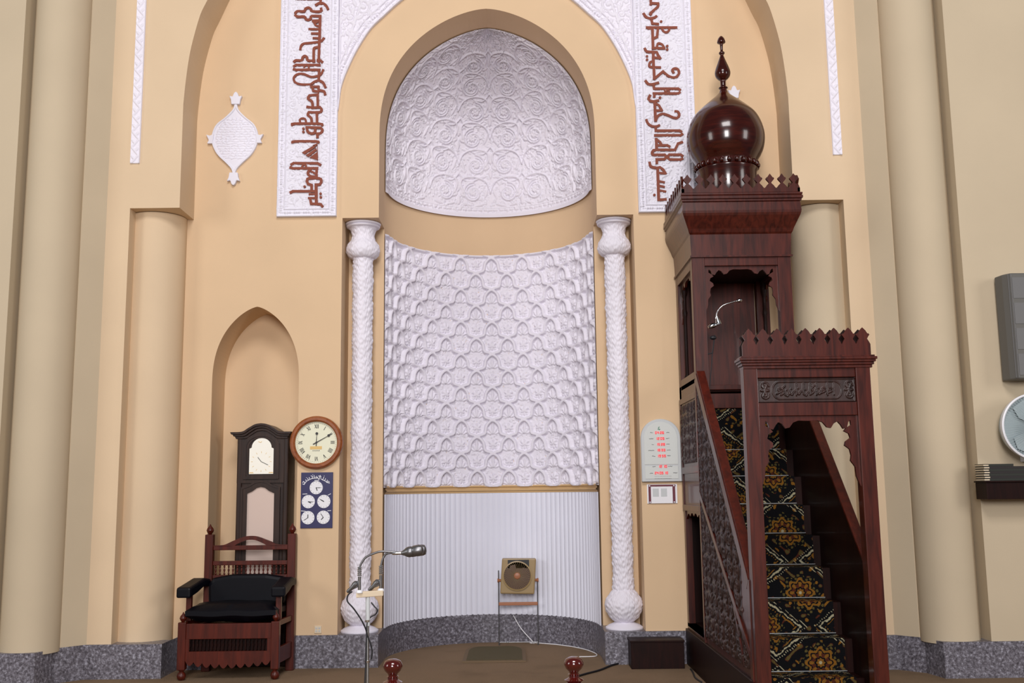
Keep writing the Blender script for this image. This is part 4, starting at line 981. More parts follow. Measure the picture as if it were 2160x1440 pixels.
# ------------------------------------------------------------------ box fan, mat, cord inside the niche
def box_fan():
    Y = 1.16; xl, xr = -0.166, 0.228
    R_ = empty('box_fan', ((xl+xr)/2, Y, 0), 'square tan and brown box fan on a thin folding stand in the prayer niche', 'fan')
    def fp(px, py): return at(px, py, Y)
    corners = [at(1059, 1178, Y), at(1131, 1178, Y), at(1127, 1253, Y), at(1055, 1252, Y)]
    yb = Y+0.13
    p = [(a, b) for a, b in corners]
    obj('housing', MB().prism(p, 'y', Y, yb), m_fanb, R_, bevel=0.012)
    c = at(1091, 1214, Y); r = 0.148
    obj('grille_rim', MB().axis_lathe((c[0], Y-0.001, c[1]), (0, -1, 0), [(r, 0), (r, 0.014), (r-0.012, 0.016), (r-0.014, 0.004), (r-0.016, 0.0)], 48), m_fanb, R_, smooth=True)
    obj('recess', MB().cyl_y(c[0], c[1], r-0.014, Y-0.004, Y+0.002, 48), m_fand, R_)
    mb = MB()
    for k in range(40):
        a = 2*PI*k/40; mb.tube([(c[0]+q*math.cos(a+0.5*(q/r)), Y-0.010-0.006*math.sin(PI*q/r), c[1]+q*math.sin(a+0.5*(q/r))) for q in (0.03, 0.06, 0.09, 0.12, r-0.014)], 0.0012, 5)
    obj('grille_wires', mb, m_fanb, R_)
    for k in range(4):
        mb = MB(); a = PI/2*k+0.5; pts = [(0.03, -0.25), (0.115, -0.35), (0.125, 0.1), (0.10, 0.45), (0.03, 0.3)]
        mb.prism([(c[0]+q*math.cos(a+t), c[1]+q*math.sin(a+t)) for q, t in pts], 'y', Y-0.0075, Y-0.0045)
        obj('fan_blade', mb, m_fand, R_)
    obj('hub', MB().axis_lathe((c[0], Y-0.004, c[1]), (0, -1, 0), [(0.034, 0), (0.034, 0.010), (0.028, 0.017), (0.010, 0.020)], 24), m_fano, R_, smooth=True)
    a, b = at(1071, 1180, Y), at(1116, 1192, Y)
    obj('control_panel', MB().box(a[0], b[0], Y-0.004, Y+0.01, c[1]+0.075, a[1]-0.003), m_blackp, R_)
    for x, s in ((xl, -1), (xr, 1)):
        obj('stand_leg', MB().tube([(x, Y+0.05, 0.0), (x, Y+0.05, 0.74 if s < 0 else 0.62)], 0.006, 8), m_gun, R_, smooth=True)
        obj('clamp_knob', MB().axis_lathe((x+s*0.012, Y+0.045, 0.640), (-s, 0, 0), [(0.018, 0), (0.022, 0.006), (0.016, 0.016), (0.012, 0.05)], 16), m_fano, R_, smooth=True)
    obj('cross_bar', MB().box(xl, xr, Y+0.035, Y+0.055, 0.392, 0.425), m_fano, R_, bevel=0.004)
    obj('foot_bar', MB().tube([(xl, Y+0.05, 0.03), (xr, Y+0.05, 0.03)], 0.005, 8), m_gun, R_, smooth=True)
    obj('foot_clip', MB().ball((xl+0.085, Y+0.04, 0.032), 0.010), m_silver, R_, smooth=True)
box_fan()
def on_floor(px, py, z=0.0):
    d = fw + rt*((px-1080)/FPX) - up*((py-720)/FPX); t = (z-CZ)/d.z
    return (d.x*t, CY+d.y*t)
def cord(name, pts, r, m, label, cat='cable'):
    p3 = smooth_pts(pts, 7); o = obj(name, MB().tube(p3, r, 8), m, smooth=True); return tag(o, label, cat)
m_matg = paint('olive mat', (0.095, 0.075, 0.038), 0.9, 0.3); m_mate = paint('mat edge', (0.165, 0.112, 0.066), 0.8, 0.1)
mroot = empty('prayer_mat', (-0.20, 0.55, 0), 'small olive floor mat with rounded far corners and tan edge in the niche', 'mat')
def matpoly(d):
    A, B_ = on_floor(975, 1398), on_floor(1110, 1396); T_ = on_floor(1040, 1366)
    x0, x1, y0, y1 = A[0]+d, B_[0]-d, A[1]+d, T_[1]-d; r = 0.26
    p = [(x0, y0), (x1, y0)]
    p += [(x1-r*0.45+r*0.45*math.cos(a*PI/12), y1-r+r*math.sin(a*PI/12)) for a in range(7)]
    p += [(x0+r*0.45-r*0.45*math.sin(a*PI/12), y1-r+r*math.cos(a*PI/12)) for a in range(7)]
    return p
obj('mat_border', MB().prism(matpoly(0), 'z', 0.001, 0.016), m_mate, mroot)
obj('mat_pile', MB().prism(matpoly(0.035), 'z', 0.010, 0.021), m_matg, mroot)
def inside(x, y):
    d_ = math.hypot(x-AX, y-D); k_ = min(1.0, 0.985/d_) if y > D else 1.0
    return (AX+(x-AX)*k_, D+(y-D)*k_, 0.006)
w = [on_floor(x, y) for x, y in ((1126, 1357), (1140, 1347), (1158, 1349), (1176, 1358), (1195, 1363), (1225, 1363), (1250, 1370), (1266, 1379), (1255, 1385), (1222, 1386))]
cord('white_cord', [(-0.02, 1.40, 0.27), (0.06, 1.36, 0.14)]+[inside(x, y) for x, y in w], 0.0045, m_paper, 'thin white power cord running from the fan across the niche floor')
w = [on_floor(x, y) for x, y in ((1205, 1432), (1235, 1423), (1265, 1415), (1290, 1405), (1310, 1400), (1328, 1396))]
cord('black_cable', [(x, y, 0.009) for x, y in w], 0.009, m_black, 'black cable on carpet leading to the low wooden box')
w = [on_floor(x, y) for x, y in ((1480, 1440), (1467, 1431), (1462, 1420), (1466, 1414), (1474, 1412))]
cord('black_cable', [(min(x, 1.50), y, 0.007) for x, y in w], 0.007, m_black, 'short black cable end on carpet at the foot of the pulpit side')
# low wooden box
bx = empty('wooden_box', (1.23, -0.16, 0), 'low dark red wooden box on the floor against the granite by the pulpit', 'box')
obj('body', MB().box(1.000, 1.462, -0.26, -0.03, 0, 0.222), m_woodd, bx, bevel=0.004)
obj('lid', MB().box(0.994, 1.468, -0.266, -0.026, 0.222, 0.240), m_woodd, bx, bevel=0.003)

# turned posts in the foreground
pr_ = [(0.001, 0.822), (0.020, 0.820), (0.035, 0.812), (0.042, 0.797), (0.0425, 0.788), (0.036, 0.772), (0.022, 0.759), (0.020, 0.752), (0.026, 0.747), (0.022, 0.742), (0.023, 0.735), (0.030, 0.730), (0.042, 0.724), (0.034, 0.716), (0.030, 0.712), (0.040, 0.706), (0.034, 0.690), (0.024, 0.67), (0.024, 0.45), (0.040, 0.40), (0.040, 0.06), (0.07, 0.05), (0.07, 0.0)]
for i, x in enumerate((-0.537, 0.252)):
    o = obj('turned_post', MB().lathe(x, -4.8, pr_[::-1], 32), m_ball, smooth=True)
    tag(o, 'glossy red brown turned post with ball top, %s' % ('left one, right of the microphone stand' if i == 0 else 'right one, in front of the black cable'), 'post', 'turned posts in the foreground')

# ------------------------------------------------------------------ microphone stand in front
def mic_stand():
    Y = -3.5; px = -0.832
    R_ = empty('microphone_stand', (px, Y, 0), 'chrome microphone stand with two gooseneck microphones left of the niche floor', 'microphone stand')
    obj('pole', MB().tube([(px+0.004, Y, 0.02), (px, Y, 0.90)], 0.0095, 14), m_silver, R_, smooth=True)
    obj('pole_sleeve', MB().tube([(px+0.002, Y, 0.80), (px, Y, 0.965)], 0.0125, 14), m_grey, R_, smooth=True)
    obj('base', MB().lathe(px, Y, [(0.14, 0), (0.14, 0.012), (0.03, 0.028), (0.014, 0.04)], 32), m_gun, R_, smooth=True)
    for z in (0.60, 0.82): obj('collar', MB().lathe(px, Y, [(0.014, z), (0.014, z+0.012)], 16), m_chrome, R_, smooth=True)
    a = at(752, 1253, Y-0.04); b = at(809, 1248, Y+0.05)
    mb = MB(); mb.prism([(a[0], Y-0.055), (b[0], Y+0.03), (b[0], Y+0.06), (a[0], Y-0.02)], 'z', 0.958, 0.990)
    obj('bracket', mb, m_cream, R_, bevel=0.004, label='cream cross plate')
    for k, (gx, gy, hx, dz) in enumerate(((at(758, 1250, Y-0.04)[0], Y-0.04, at(848, 1165, Y-0.04)[0], 0.004), (at(803, 1248, Y+0.045)[0], Y+0.045, at(855, 1165, Y+0.045)[0], 0.0))):
        m = obj('gooseneck_microphone', MB().tube([(gx, gy, 0.985), (gx, gy, 1.075)], 0.0095, 14), m_chrome, R_, smooth=True)
        mb = MB()
        for i in range(5): mb.lathe(gx, gy, [(0.0095, 1.078+i*0.010), (0.0125, 1.080+i*0.010), (0.0125, 1.084+i*0.010), (0.0095, 1.087+i*0.010)], 14)
        obj('ferrule', mb, m_chrome, m, smooth=True)
        z0 = 1.125; hz = at(848, 1165, Y)[1]-0.004+dz
        pts = smooth_pts([(gx, gy, z0-0.01), (gx+0.004, gy, z0+0.008), (gx+0.012, gy, z0+0.025), (gx+0.036, gy, z0+0.055), (gx+0.085, gy, z0+0.077), (gx+0.135, gy, z0+0.086), (hx, gy, hz)] if k == 0 else [(gx, gy, z0-0.01), (gx+0.003, gy, z0+0.010), (gx+0.014, gy, z0+0.045), (gx+0.040, gy, z0+0.070), (hx-0.02, gy, hz), (hx, gy, hz)], 7)
        obj('gooseneck', MB().tube(pts, 0.0062, 12), m_gun, m, smooth=True)
        d = Vector((1, 0, 0.16)).normalized()
        obj('head_collar', MB().axis_lathe((hx-0.055, gy, hz-0.002), (1, 0, 0.03), [(0.008, 0), (0.0095, 0.01), (0.0095, 0.03), (0.0075, 0.055)], 14), m_chrome, m, smooth=True)
        obj('capsule', MB().axis_lathe((hx-0.005, gy, hz-0.002), d, [(0.009, 0), (0.016, 0.016), (0.025, 0.030), (0.030, 0.042), (0.030, 0.060), (0.027, 0.066), (0.031, 0.072), (0.032, 0.105), (0.027, 0.120), (0.012, 0.126)], 22), m_gun, m, smooth=True)
        obj('connector', MB().axis_lathe((gx-0.005, gy, 1.045), (-0.75, 0, -0.66), [(0.006, 0), (0.019, 0.012), (0.019, 0.030), (0.011, 0.05), (0.011, 0.075), (0.007, 0.085)], 14), m_gun, m, smooth=True)
        obj('base_nut', MB().lathe(gx, gy, [(0.019, 0.984), (0.019, 0.992), (0.012, 1.0)], 16), m_whitep, m, smooth=True)
    def q(x, y, dy=0.0): a = at(x, y, Y+dy); return (a[0], Y+dy, a[1])
    obj('cable', MB().tube(smooth_pts([q(743, 1247, -.04), q(734, 1255, -.04), q(733, 1268, -.04), q(745, 1282, -.04), q(761, 1305, -.03), q(771, 1325, -.02), q(775, 1340, -.015), q(781, 1355, -.015), q(785, 1372, -.012), q(783, 1390, -.012)], 6), 0.0042, 8), m_black, R_, smooth=True)
    obj('cable', MB().tube(smooth_pts([q(783, 1270, .02), q(790, 1279, .02), q(796, 1286, .02), q(792, 1295, .02), q(782, 1301, .01), q(775, 1312, -.01), q(773, 1340, -.015), q(772, 1370, -.015), q(771, 1410, -.015), q(769, 1450, -.015)], 6), 0.0042, 8), m_black, R_, smooth=True)
mic_stand()

# ------------------------------------------------------------------ things on the right wall
def speaker():
    Y = -0.85
    R_ = empty('wall_speaker', (4.28, Y-0.09, 2.41), 'grey column loudspeaker hung high on the right wall above the round fan', 'speaker')
    W2, z0, z1 = 0.155, 2.40, 3.285; cx = 4.262
    p = [(cx-W2, Y-0.04), (cx-W2+0.012, Y-0.15), (cx-W2+0.05, Y-0.22), (cx+W2-0.05, Y-0.22), (cx+W2-0.012, Y-0.15), (cx+W2, Y-0.04)]
    obj('cabinet', MB().prism(p, 'z', z0, z1), m_speaker, R_, bevel=0.010)
    mb = MB()
    for i in range(4):
        z = z0+0.03+i*(z1-z0-0.03)/4; mb.box(cx-W2+0.06, cx+W2-0.06, Y-0.224, Y-0.218, z, z+(z1-z0-0.06)/4-0.03)
    obj('grille', mb, m_grille, R_)
    mb = MB()
    for x in (cx-W2+0.038, cx-W2+0.052): mb.tube([(x, Y-0.205 if x < cx-W2+0.045 else Y-0.222, z0+0.01), (x, Y-0.205 if x < cx-W2+0.045 else Y-0.222, z1-0.01)], 0.004, 6)
    obj('edge_trim', mb, m_grille, R_)
    obj('wall_bracket', MB().box(cx-0.05, cx+0.05, Y-0.05, Y, 2.7, 3.0), m_black, R_)
speaker()
def wall_fan():
    Y = -0.85
    c = at(2190, 899, Y-0.25); cx, cz = c; r = 0.268
    R_ = empty('wall_fan', (cx, Y, cz), 'round pale grey wall fan cut by the right edge, below the speaker', 'fan')
    obj('rim', MB().axis_lathe((cx, Y-0.16, cz), (0, -1, 0), [(r, 0), (r+0.006, 0.03), (r+0.006, 0.05), (r-0.004, 0.055), (r-0.012, 0.05), (r-0.012, 0.0)], 60), m_whitep, R_, smooth=True)
    mb = MB()
    for k in range(72):
        a = 2*PI*k/72; mb.tube([(cx+q*math.cos(a), Y-0.215-0.055*math.cos(q/r*PI/2), cz+q*math.sin(a)) for q in (0.05, 0.12, 0.19, r-0.008)], 0.0018, 5)
    obj('front_grille', mb, m_fangrey, R_)
    obj('back_disc', MB().axis_lathe((cx, Y-0.10, cz), (0, -1, 0), [(r-0.02, 0), (r-0.012, 0.06), (r-0.02, 0.07)], 60), m_fangrey, R_, smooth=True)
    for k in range(3):
        mb = MB(); a = 2*PI/3*k; mb.prism([(cx+q*math.cos(a+t), cz+q*math.sin(a+t)) for q, t in ((0.03, -0.5), (0.2, -0.6), (0.235, -0.2), (0.23, 0.3), (0.15, 0.5), (0.03, 0.6))], 'y', Y-0.20, Y-0.197)
        obj('fan_blade', mb, m_fangrey, R_)
    obj('centre_cap', MB().axis_lathe((cx, Y-0.255, cz), (0, -1, 0), [(0.055, 0), (0.055, 0.012), (0.03, 0.018)], 30), m_whitep, R_, smooth=True)
    obj('motor_arm', MB().box(cx-0.05, cx+0.05, Y-0.11, Y, cz-0.28, cz), m_whitep, R_, bevel=0.01)
wall_fan()
def shelf():
    Y = -0.85; a = at(2077, 1014, Y-0.2); b = at(2080, 1053, Y-0.2); x0 = a[0]
    R_ = empty('wall_shelf', (x0+0.3, Y, b[1]), 'very dark red wooden wall shelf at the right edge holding stacked booklets', 'shelf')
    obj('box', MB().box(x0+0.012, x0+0.8, Y-0.2, Y, b[1], a[1]-0.012), m_woodd, R_, bevel=0.003)
    obj('top_board', MB().box(x0, x0+0.81, Y-0.215, Y, a[1]-0.012, a[1]), m_woodd, R_, bevel=0.002)
    n = 7; z = a[1]; t = 0.0195
    cov = [mat('dark green cover', (0.012, 0.014, 0.009), 0.5), mat('near black cover', (0.010, 0.006, 0.006), 0.5)]
    ordn = ['lowest', 'second from bottom', 'third from bottom', 'middle', 'third from top', 'second from top', 'top']
    for i in range(n):
        w_ = 0.30 if i == n-1 else 0.55; xx = x0+0.004+(0.005 if i % 2 else 0.0)
        k = empty('booklet', (xx, Y-0.1, z), 'thin dark booklet, %s in the wall shelf stack' % ordn[i], 'booklet', 'booklets stacked on the wall shelf')
        if i == n-1: w_ = 0.245
        obj('cover', MB().box(xx, xx+w_, Y-0.19, Y-0.03, z+t-0.005, z+t-0.0005), cov[i % 2], k); obj('cover', MB().box(xx, xx+w_, Y-0.19, Y-0.03, z, z+0.004), cov[i % 2], k)
        obj('pages', MB().box(xx+0.0015, xx+w_-0.002, Y-0.186 if i > 1 else Y-0.187, Y-0.032, z+0.004, z+t-0.005), m_cream, k)
        obj('spine', MB().box(xx+0.045, xx+w_, Y-0.1905, Y-0.186, z+0.0005, z+t-0.001), cov[i % 2], k)
        z += t
shelf()

# ------------------------------------------------------------------ the pulpit (minbar)
def pulpit():
    XL, XR = 1.54, 2.385; YP = -2.67; YC = -0.90; YB = -0.025
    zr = lambda y: 2.04+0.96*(y+1.41)
    R_ = empty('pulpit', ((XL+XR)/2, YP, 0), 'tall dark carved wooden mosque pulpit with onion dome, stairs and gateway', 'pulpit')
    # carved side towards the niche, with the low passage beneath the cabin
    t = 0.058
    side = MB()
    def yz(poly, x0, x1, mb): return mb.prism(poly, 'x', x0, x1)
    yz([(YP+0.09, 0), (-0.86, 0), (-0.86, 2.46), (-0.95, zr(-0.95)), (YP+0.09, zr(YP+0.09))], XL, XL+t, side)
    yz([(-0.86, 1.345), (YB, 1.345), (YB, 2.46), (-0.86, 2.46)], XL, XL+t, side)
    yz([(-0.86, 0), (YB, 0), (YB, 0.36), (-0.86, 0.36)], XL, XL+t, side)
    yz([(-0.10, 0.36), (YB, 0.36), (YB, 1.345), (-0.10, 1.345)], XL, XL+t, side)
    sp = obj('side_panel', side, m_wood, R_)
    # carved fields as relief
    F = Field(-2.62, 0.0, 0.3, 2.5, 0.006); rnd = random.Random(11)
    y = -2.55; k = 0
    while y < 0:
        z = 0.38; 
        while z < 2.45:
            F.spiral(y+(0.05 if k % 2 else 0), z, 0.046, 1.3, 1 if (k+int(z*10)) % 2 else -1, rnd.uniform(0, 6.28), 0.010, 0.012)
            a = rnd.uniform(0, 6.28); F.leaf((y+0.05, z+0.04), (y+0.05+0.05*math.cos(a), z+0.04+0.05*math.sin(a)), 0.014, 0.012)
            z += 0.098
        y += 0.098; k += 1
    def field(poly_fn, y0, y1, name, n=150, m=90):
        ys = np.linspace(y0, y1, n); lo = np.array([poly_fn(v)[0] for v in ys]); hi = np.array([poly_fn(v)[1] for v in ys])
        tt = np.linspace(0, 1, m)[:, None]; Z = lo[None, :]+(hi-lo)[None, :]*tt; Y = np.ones((m, 1))*ys[None, :]
        Xs = XL-0.001-F.sample(Y, Z); Xp = np.pad(Xs, 1, 'constant', constant_values=XL+0.004); Yp = np.pad(Y, 1, 'edge'); Zp = np.pad(Z, 1, 'edge')
        grid_obj(name, np.stack([Xp, Yp, Zp], -1), m_carve, R_)
    dg = lambda y: 1.35+0.64*(y+1.12)
    field(lambda y: (0.36, max(0.37, dg(y)-0.03)), -2.50, -0.93, 'carved_field', 230, 120)
    field(lambda y: (dg(y)+0.05, max(dg(y)+0.055, min(zr(y)-0.11, 99))), -2.30, -0.93, 'carved_field', 200, 100)
    field(lambda y: (1.76, 2.28), -0.80, -0.07, 'carved_field', 110, 80)
    def strap(p, q, w, x=0.012):
        st = MB()
        L_ = math.hypot(q[0]-p[0], q[1]-p[1]); n_ = (-(q[1]-p[1])/L_*w/2, (q[0]-p[0])/L_*w/2)
        st.prism([(p[0]+n_[0], p[1]+n_[1]), (p[0]-n_[0], p[1]-n_[1]), (q[0]-n_[0], q[1]-n_[1]), (q[0]+n_[0], q[1]+n_[1])], 'x', XL-x, XL+0.002)
        obj('framing_strap', st, m_wood, R_, bevel=0.003)
    strap((-0.895, 0.30), (-0.895, 2.44), 0.05); strap((-2.52, dg(-2.52)+0.01), (-0.90, dg(-0.90)+0.01), 0.055, 0.014)
    strap((-2.535, zr(-2.535)-0.05), (-0.92, zr(-0.92)-0.05), 0.085, 0.013); strap((-2.55, 0.30), (-2.55, zr(-2.55)), 0.07); strap((-0.87, 1.70), (-0.05, 1.70), 0.06)
    strap((-0.87, 2.32), (-0.05, 2.32), 0.05); strap((-0.07, 1.36), (-0.07, 2.3), 0.05, 0.010); strap((-2.32, 0.36), (-2.06, 0.72), 0.03)
    strap((-0.87, 1.375), (-0.05, 1.375), 0.05)
    obj('plinth', MB().box(XL-0.022, XL+0.002, YP+0.09, YB, 0.0, 0.31), m_woodd, R_, bevel=0.004)
    # passage behind the opening and its scalloped head
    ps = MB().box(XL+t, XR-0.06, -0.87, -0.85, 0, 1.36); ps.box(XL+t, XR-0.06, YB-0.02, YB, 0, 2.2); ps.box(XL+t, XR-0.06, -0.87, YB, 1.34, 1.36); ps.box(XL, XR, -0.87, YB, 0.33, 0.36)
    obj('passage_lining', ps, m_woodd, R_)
    hd = MB(); p = [(-0.86, 1.35), (-0.86, 1.27)]
    for i in range(13):
        a = i/12; p.append((-0.84+0.72*a, 1.285+0.030*abs(math.sin(a*4*PI))+0.018*(1-(2*a-1)**2)))
    hd.prism(p+[(-0.10, 1.27), (-0.10, 1.35)], 'x', XL+0.01, XL+0.03)
    obj('passage_fret', hd, m_wood, R_)
    # far side
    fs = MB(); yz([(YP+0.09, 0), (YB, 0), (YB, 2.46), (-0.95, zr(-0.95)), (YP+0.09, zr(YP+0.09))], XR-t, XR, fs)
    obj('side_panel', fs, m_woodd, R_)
    for x0, x1 in ((XL-0.006, XL+t+0.006), (XR-t-0.006, XR+0.006)):
        h = MB(); h.prism([(-2.58, zr(-2.58)), (-0.95, zr(-0.95)), (-0.95, zr(-0.95)+0.03), (-2.58, zr(-2.58)+0.03)], 'x', x0, x1)
        obj('handrail', h, m_woodr, R_, bevel=0.004)
    # stairs
    xi0, xi1 = XL+t, XR-t; step_t, rise = 0.21, 0.225
    yk = lambda k: -2.12+step_t*k
    zk = lambda k: 0.276+rise*k
    steps = [(yk(-1), 0.0, zk(0))] + [(yk(k), zk(k), zk(k+1)) for k in range(8)]
    for i, (y, z0, z1) in enumerate(steps):
        s = obj('step', MB().box(xi0, xi1, y, y+step_t+0.02, max(0, z0-0.001), z1-0.002), m_woodd, R_)
        carpet_piece('carpet_runner', xi0+0.03, xi1-0.055, y-0.006, step_t-0.004, z0+0.002, z1+0.005, i*0.235-0.075, s, 'black, gold and cream patterned carpet')
        if i: obj('stair_rod', MB().tube([(xi0+0.025, y-0.014, z0+0.012), (xi1-0.05, y-0.014, z0+0.012)], 0.0055, 10), m_silver, s, smooth=True)
    # landing and seat boards
    zt = zk(8)
    obj('landing', MB().box(xi0, xi1, -0.44, YB, zt-0.03, zt), m_woodd, R_)
    sr = obj('seat_riser', MB().box(xi0, xi1, -0.43, -0.40, zt, 2.24), m_woodd, R_)
    carpet_piece('carpet_runner', xi0+0.03, xi1-0.055, -0.436, 0.004, zt, 2.235, 2.0, sr, 'black, gold and cream patterned carpet')
    obj('seat_front', MB().box(xi0, xi1, -0.45, -0.40, 2.235, 2.365), m_wood, R_, bevel=0.004)
    obj('seat_board', MB().box(xi0, xi1, -0.43, YB, 2.385, 2.40), m_wood, R_, bevel=0.003)
    obj('seat_edge', MB().box(xi0, xi1, -0.47, -0.39, 2.395, 2.440), m_wood, R_, bevel=0.006)
    # fretwork outline used in every opening
    def fret(c, hw, zt_, k=1.0, dep=0.47):
        top = [(0, .035), (.20, .033), (.30, .045), (.38, .078), (.46, .084), (.52, .055), (.60, .040), (.66, .062), (.71, .090), (.78, .085), (.82, .045), (.86, .032)]
        br = [(.045, .034), (.042, .065), (.075, .085), (.092, .105), (.060, .122), (.052, .150), (.085, .175), (.092, .200), (.060, .225), (.052, .265), (.058, .30), (.030, .34), (.026, .40), (.008, .45), (0, dep)]
        r_ = [(c+a*hw, zt_-b*k) for a, b in top]+[(c+hw-a*k, zt_-b*k) for a, b in br]
        l_ = [(2*c-a, b) for a, b in r_[::-1]]
        return [(c+hw, zt_), (c-hw, zt_)]+l_+r_
    # gateway
    for x0, x1 in ((XL-0.005, XL+0.087), (XR-0.105, XR-0.008)):
        po = obj('gateway_post', MB().box(x0, x1, YP, YP+0.10, 0, 2.33), m_wood, R_, bevel=0.005)
    xa, xb = XL+0.087, XR-0.105; xc = (xa+xb)/2
    obj('gateway_top_rail', MB().box(xa, xb, YP+0.012, YP+0.09, 2.262, 2.33), m_wood, R_, bevel=0.004)
    obj('gateway_lower_rail', MB().box(xa, xb, YP+0.012, YP+0.09, 2.008, 2.095), m_wood, R_, bevel=0.004)
    obj('gateway_frieze', MB().box(xa, xb, YP+0.035, YP+0.08, 2.09, 2.266), m_wood, R_)
    obj('gateway_fret', MB().prism(fret(xc, (xb-xa)/2, 2.010), 'y', YP+0.03, YP+0.055), m_wood, R_)
    F2 = Field(xa, xb, 2.09, 2.27, 0.0028)
    w_, h_ = xb-xa, 0.155; zc = 2.178; a0, a1 = xa+0.10, xb-0.09
    F2.stroke([(xa+0.006, 2.104), (xb-0.006, 2.104), (xb-0.006, 2.252), (xa+0.006, 2.252), (xa+0.006, 2.104)], 0.004, 0.006)
    out = [(a0, zc)]+[(a0+0.05-0.05*math.cos(q*PI/10), zc+0.058*math.sin(q*PI/10)) for q in range(1, 6)]+[(a1-0.05+0.05*math.sin(q*PI/10), zc+0.058*math.cos(q*PI/10)) for q in range(0, 6)]
    F2.stroke(out, 0.0045, 0.007); F2.stroke([(a, 2*zc-b) for a, b in out], 0.0045, 0.007)
    rn = random.Random(4); x = a1-0.05
    while x > a0+0.04:                                   # flowing carved script
        kk = rn.choice('aabcd'); z = zc-0.030+rn.uniform(-.006, .01)
        if kk == 'a': F2.stroke([(x, zc+0.045), (x-0.004, z)], 0.005, 0.010); x -= 0.017
        elif kk == 'b': F2.stroke([(x, z+0.02), (x-0.015, z-0.004), (x-0.032, z+0.004), (x-0.038, z+0.024)], 0.0052, 0.010, 0.003); F2.dot(x-0.018, z+0.036, 0.005, 0.010); x -= 0.030
        elif kk == 'c': F2.spiral(x-0.014, z+0.030, 0.014, 0.9, 1, 0.5, 0.005, 0.010); F2.stroke([(x, z+0.02), (x-0.035, z+0.005)], 0.005, 0.010); x -= 0.026
        else: F2.stroke([(x, zc+0.03), (x-0.02, zc+0.012), (x-0.006, z+0.016), (x-0.03, z)], 0.005, 0.010); x -= 0.024
    for xx in (xa+0.05, xb-0.045):
        F2.spiral(xx, zc+0.03, 0.028, 1.3, 1, 0, 0.005, 0.009); F2.spiral(xx, zc-0.03, 0.028, 1.3, -1, 0, 0.005, 0.009)
        for a in range(0, 360, 60): F2.leaf((xx, zc), (xx+0.03*math.cos(math.radians(a)), zc+0.05*math.sin(math.radians(a))), 0.007, 0.009)
    X, Z = np.meshgrid(np.arange(xa+0.003, xb-0.002, 0.003), np.arange(2.099, 2.259, 0.003))
    grid_obj('carved_inscription', padded(X, YP+0.030-F2.sample(X, Z), Z, YP+0.04), m_carve, R_)
    cm = MB()
    for z0, z1, o in ((2.322, 2.342, 0.006), (2.342, 2.360, 0.016), (2.360, 2.376, 0.026), (2.376, 2.394, 0.034), (2.394, 2.406, 0.022)):
        cm.box(XL-o, XR+o, YP-o, YP+0.10+o, z0, z1)
    obj('gateway_cornice', cm, m_wood, R_, bevel=0.003)
    def crown(x0, x1, z0, p, head, hh, plane, c0, c1, lab):
        n = round((x1-x0)/p); p = (x1-x0)/n; pts = [(x0, z0), (x0, z0+0.03)]
        if head > 0.4: hw_ = [(0.5, .078), (.40, .096), (.29, .114), (.40, .132), (.475, .140), (.40, .151), (.34, .148), (.20, .170), (0.0, hh)]
        else: hw_ = [(0.5, .034), (.44, .036), (.28, .058), (.10, .076), (.10, .082), (.30, .106), (.36, .117), (.28, .128), (.24, .126), (.10, .146), (0.0, hh)]
        for i in range(n):
            c = x0+(i+.5)*p
            for a, b in hw_: pts.append((c-a*p, z0+b))
            for a, b in hw_[::-1][1:]: pts.append((c+a*p, z0+b))
        pts += [(x1, z0+0.03), (x1, z0)]
        return obj('crenellation', MB().prism(pts, plane, c0, c1), m_wood, R_)
    crown(XL-0.006, XR+0.004, 2.402, 0.1, 0.46, 0.190, 'y', YP, YP+0.018, '')
    crown(XL-0.006, XR+0.004, 2.402, 0.1, 0.46, 0.190, 'y', YP+0.085, YP+0.10, '').data.materials[0] = m_woodd  # darker wood paints in the shade seen through the front crown
    # cabin
    for x0, x1 in ((XL, XL+0.108), (XR-0.112, XR)):
        obj('cabin_post', MB().box(x0, x1, YC, YC+0.09, 2.10, 3.49), m_wood, R_, bevel=0.005)
        obj('cabin_post', MB().box(x0, x1, YB-0.10, YB, 2.10, 3.49), m_wood, R_, bevel=0.005)
        q0 = x0+0.04
        obj('turned_corner_shaft', MB().lathe(q0+0.01, YB-0.16, [(0.022, 2.52), (0.026, 2.54), (0.016, 2.57), (0.016, 3.10), (0.024, 3.13), (0.016, 3.16), (0.016, 3.28), (0.03, 3.33), (0.03, 3.42)], 18), m_woodd, R_, smooth=True)
        obj('cabin_side_rail', MB().box(x0 if x0 < 1.6 else x1-0.07, x0+0.07 if x0 < 1.6 else x1, YC+0.09, YB-0.10, 2.42, 2.52), m_wood, R_, bevel=0.004)
        obj('cabin_side_head', MB().box(x0 if x0 < 1.6 else x1-0.07, x0+0.07 if x0 < 1.6 else x1, YC+0.09, YB-0.10, 3.40, 3.49), m_wood, R_, bevel=0.004)
        fx = x0+0.03 if x0 < 1.6 else x1-0.055
        yc = (YC+0.09+YB-0.10)/2; hw = (YB-0.10-YC-0.09)/2
        obj('cabin_side_fret', MB().prism(fret(yc, hw, 3.41, 0.8), 'x', fx, fx+0.02), m_wood, R_)
    cxa, cxb = XL+0.108, XR-0.112; cc = (cxa+cxb)/2
    obj('cabin_front_head', MB().box(cxa, cxb, YC+0.004, YC+0.08, 3.415, 3.49), m_wood, R_, bevel=0.004)
    obj('cabin_front_fret', MB().prism(fret(cc, (cxb-cxa)/2, 3.418, 0.85), 'y', YC+0.03, YC+0.05), m_wood, R_)
    obj('cabin_back_panel', MB().box(XL+0.02, 2.262, YB-0.03, YB, 2.2, 3.49), m_wood, R_)
    obj('cabin_ceiling', MB().box(XL+0.02, XR-0.02, YC+0.06, YB, 3.43, 3.485), m_woodd, R_)
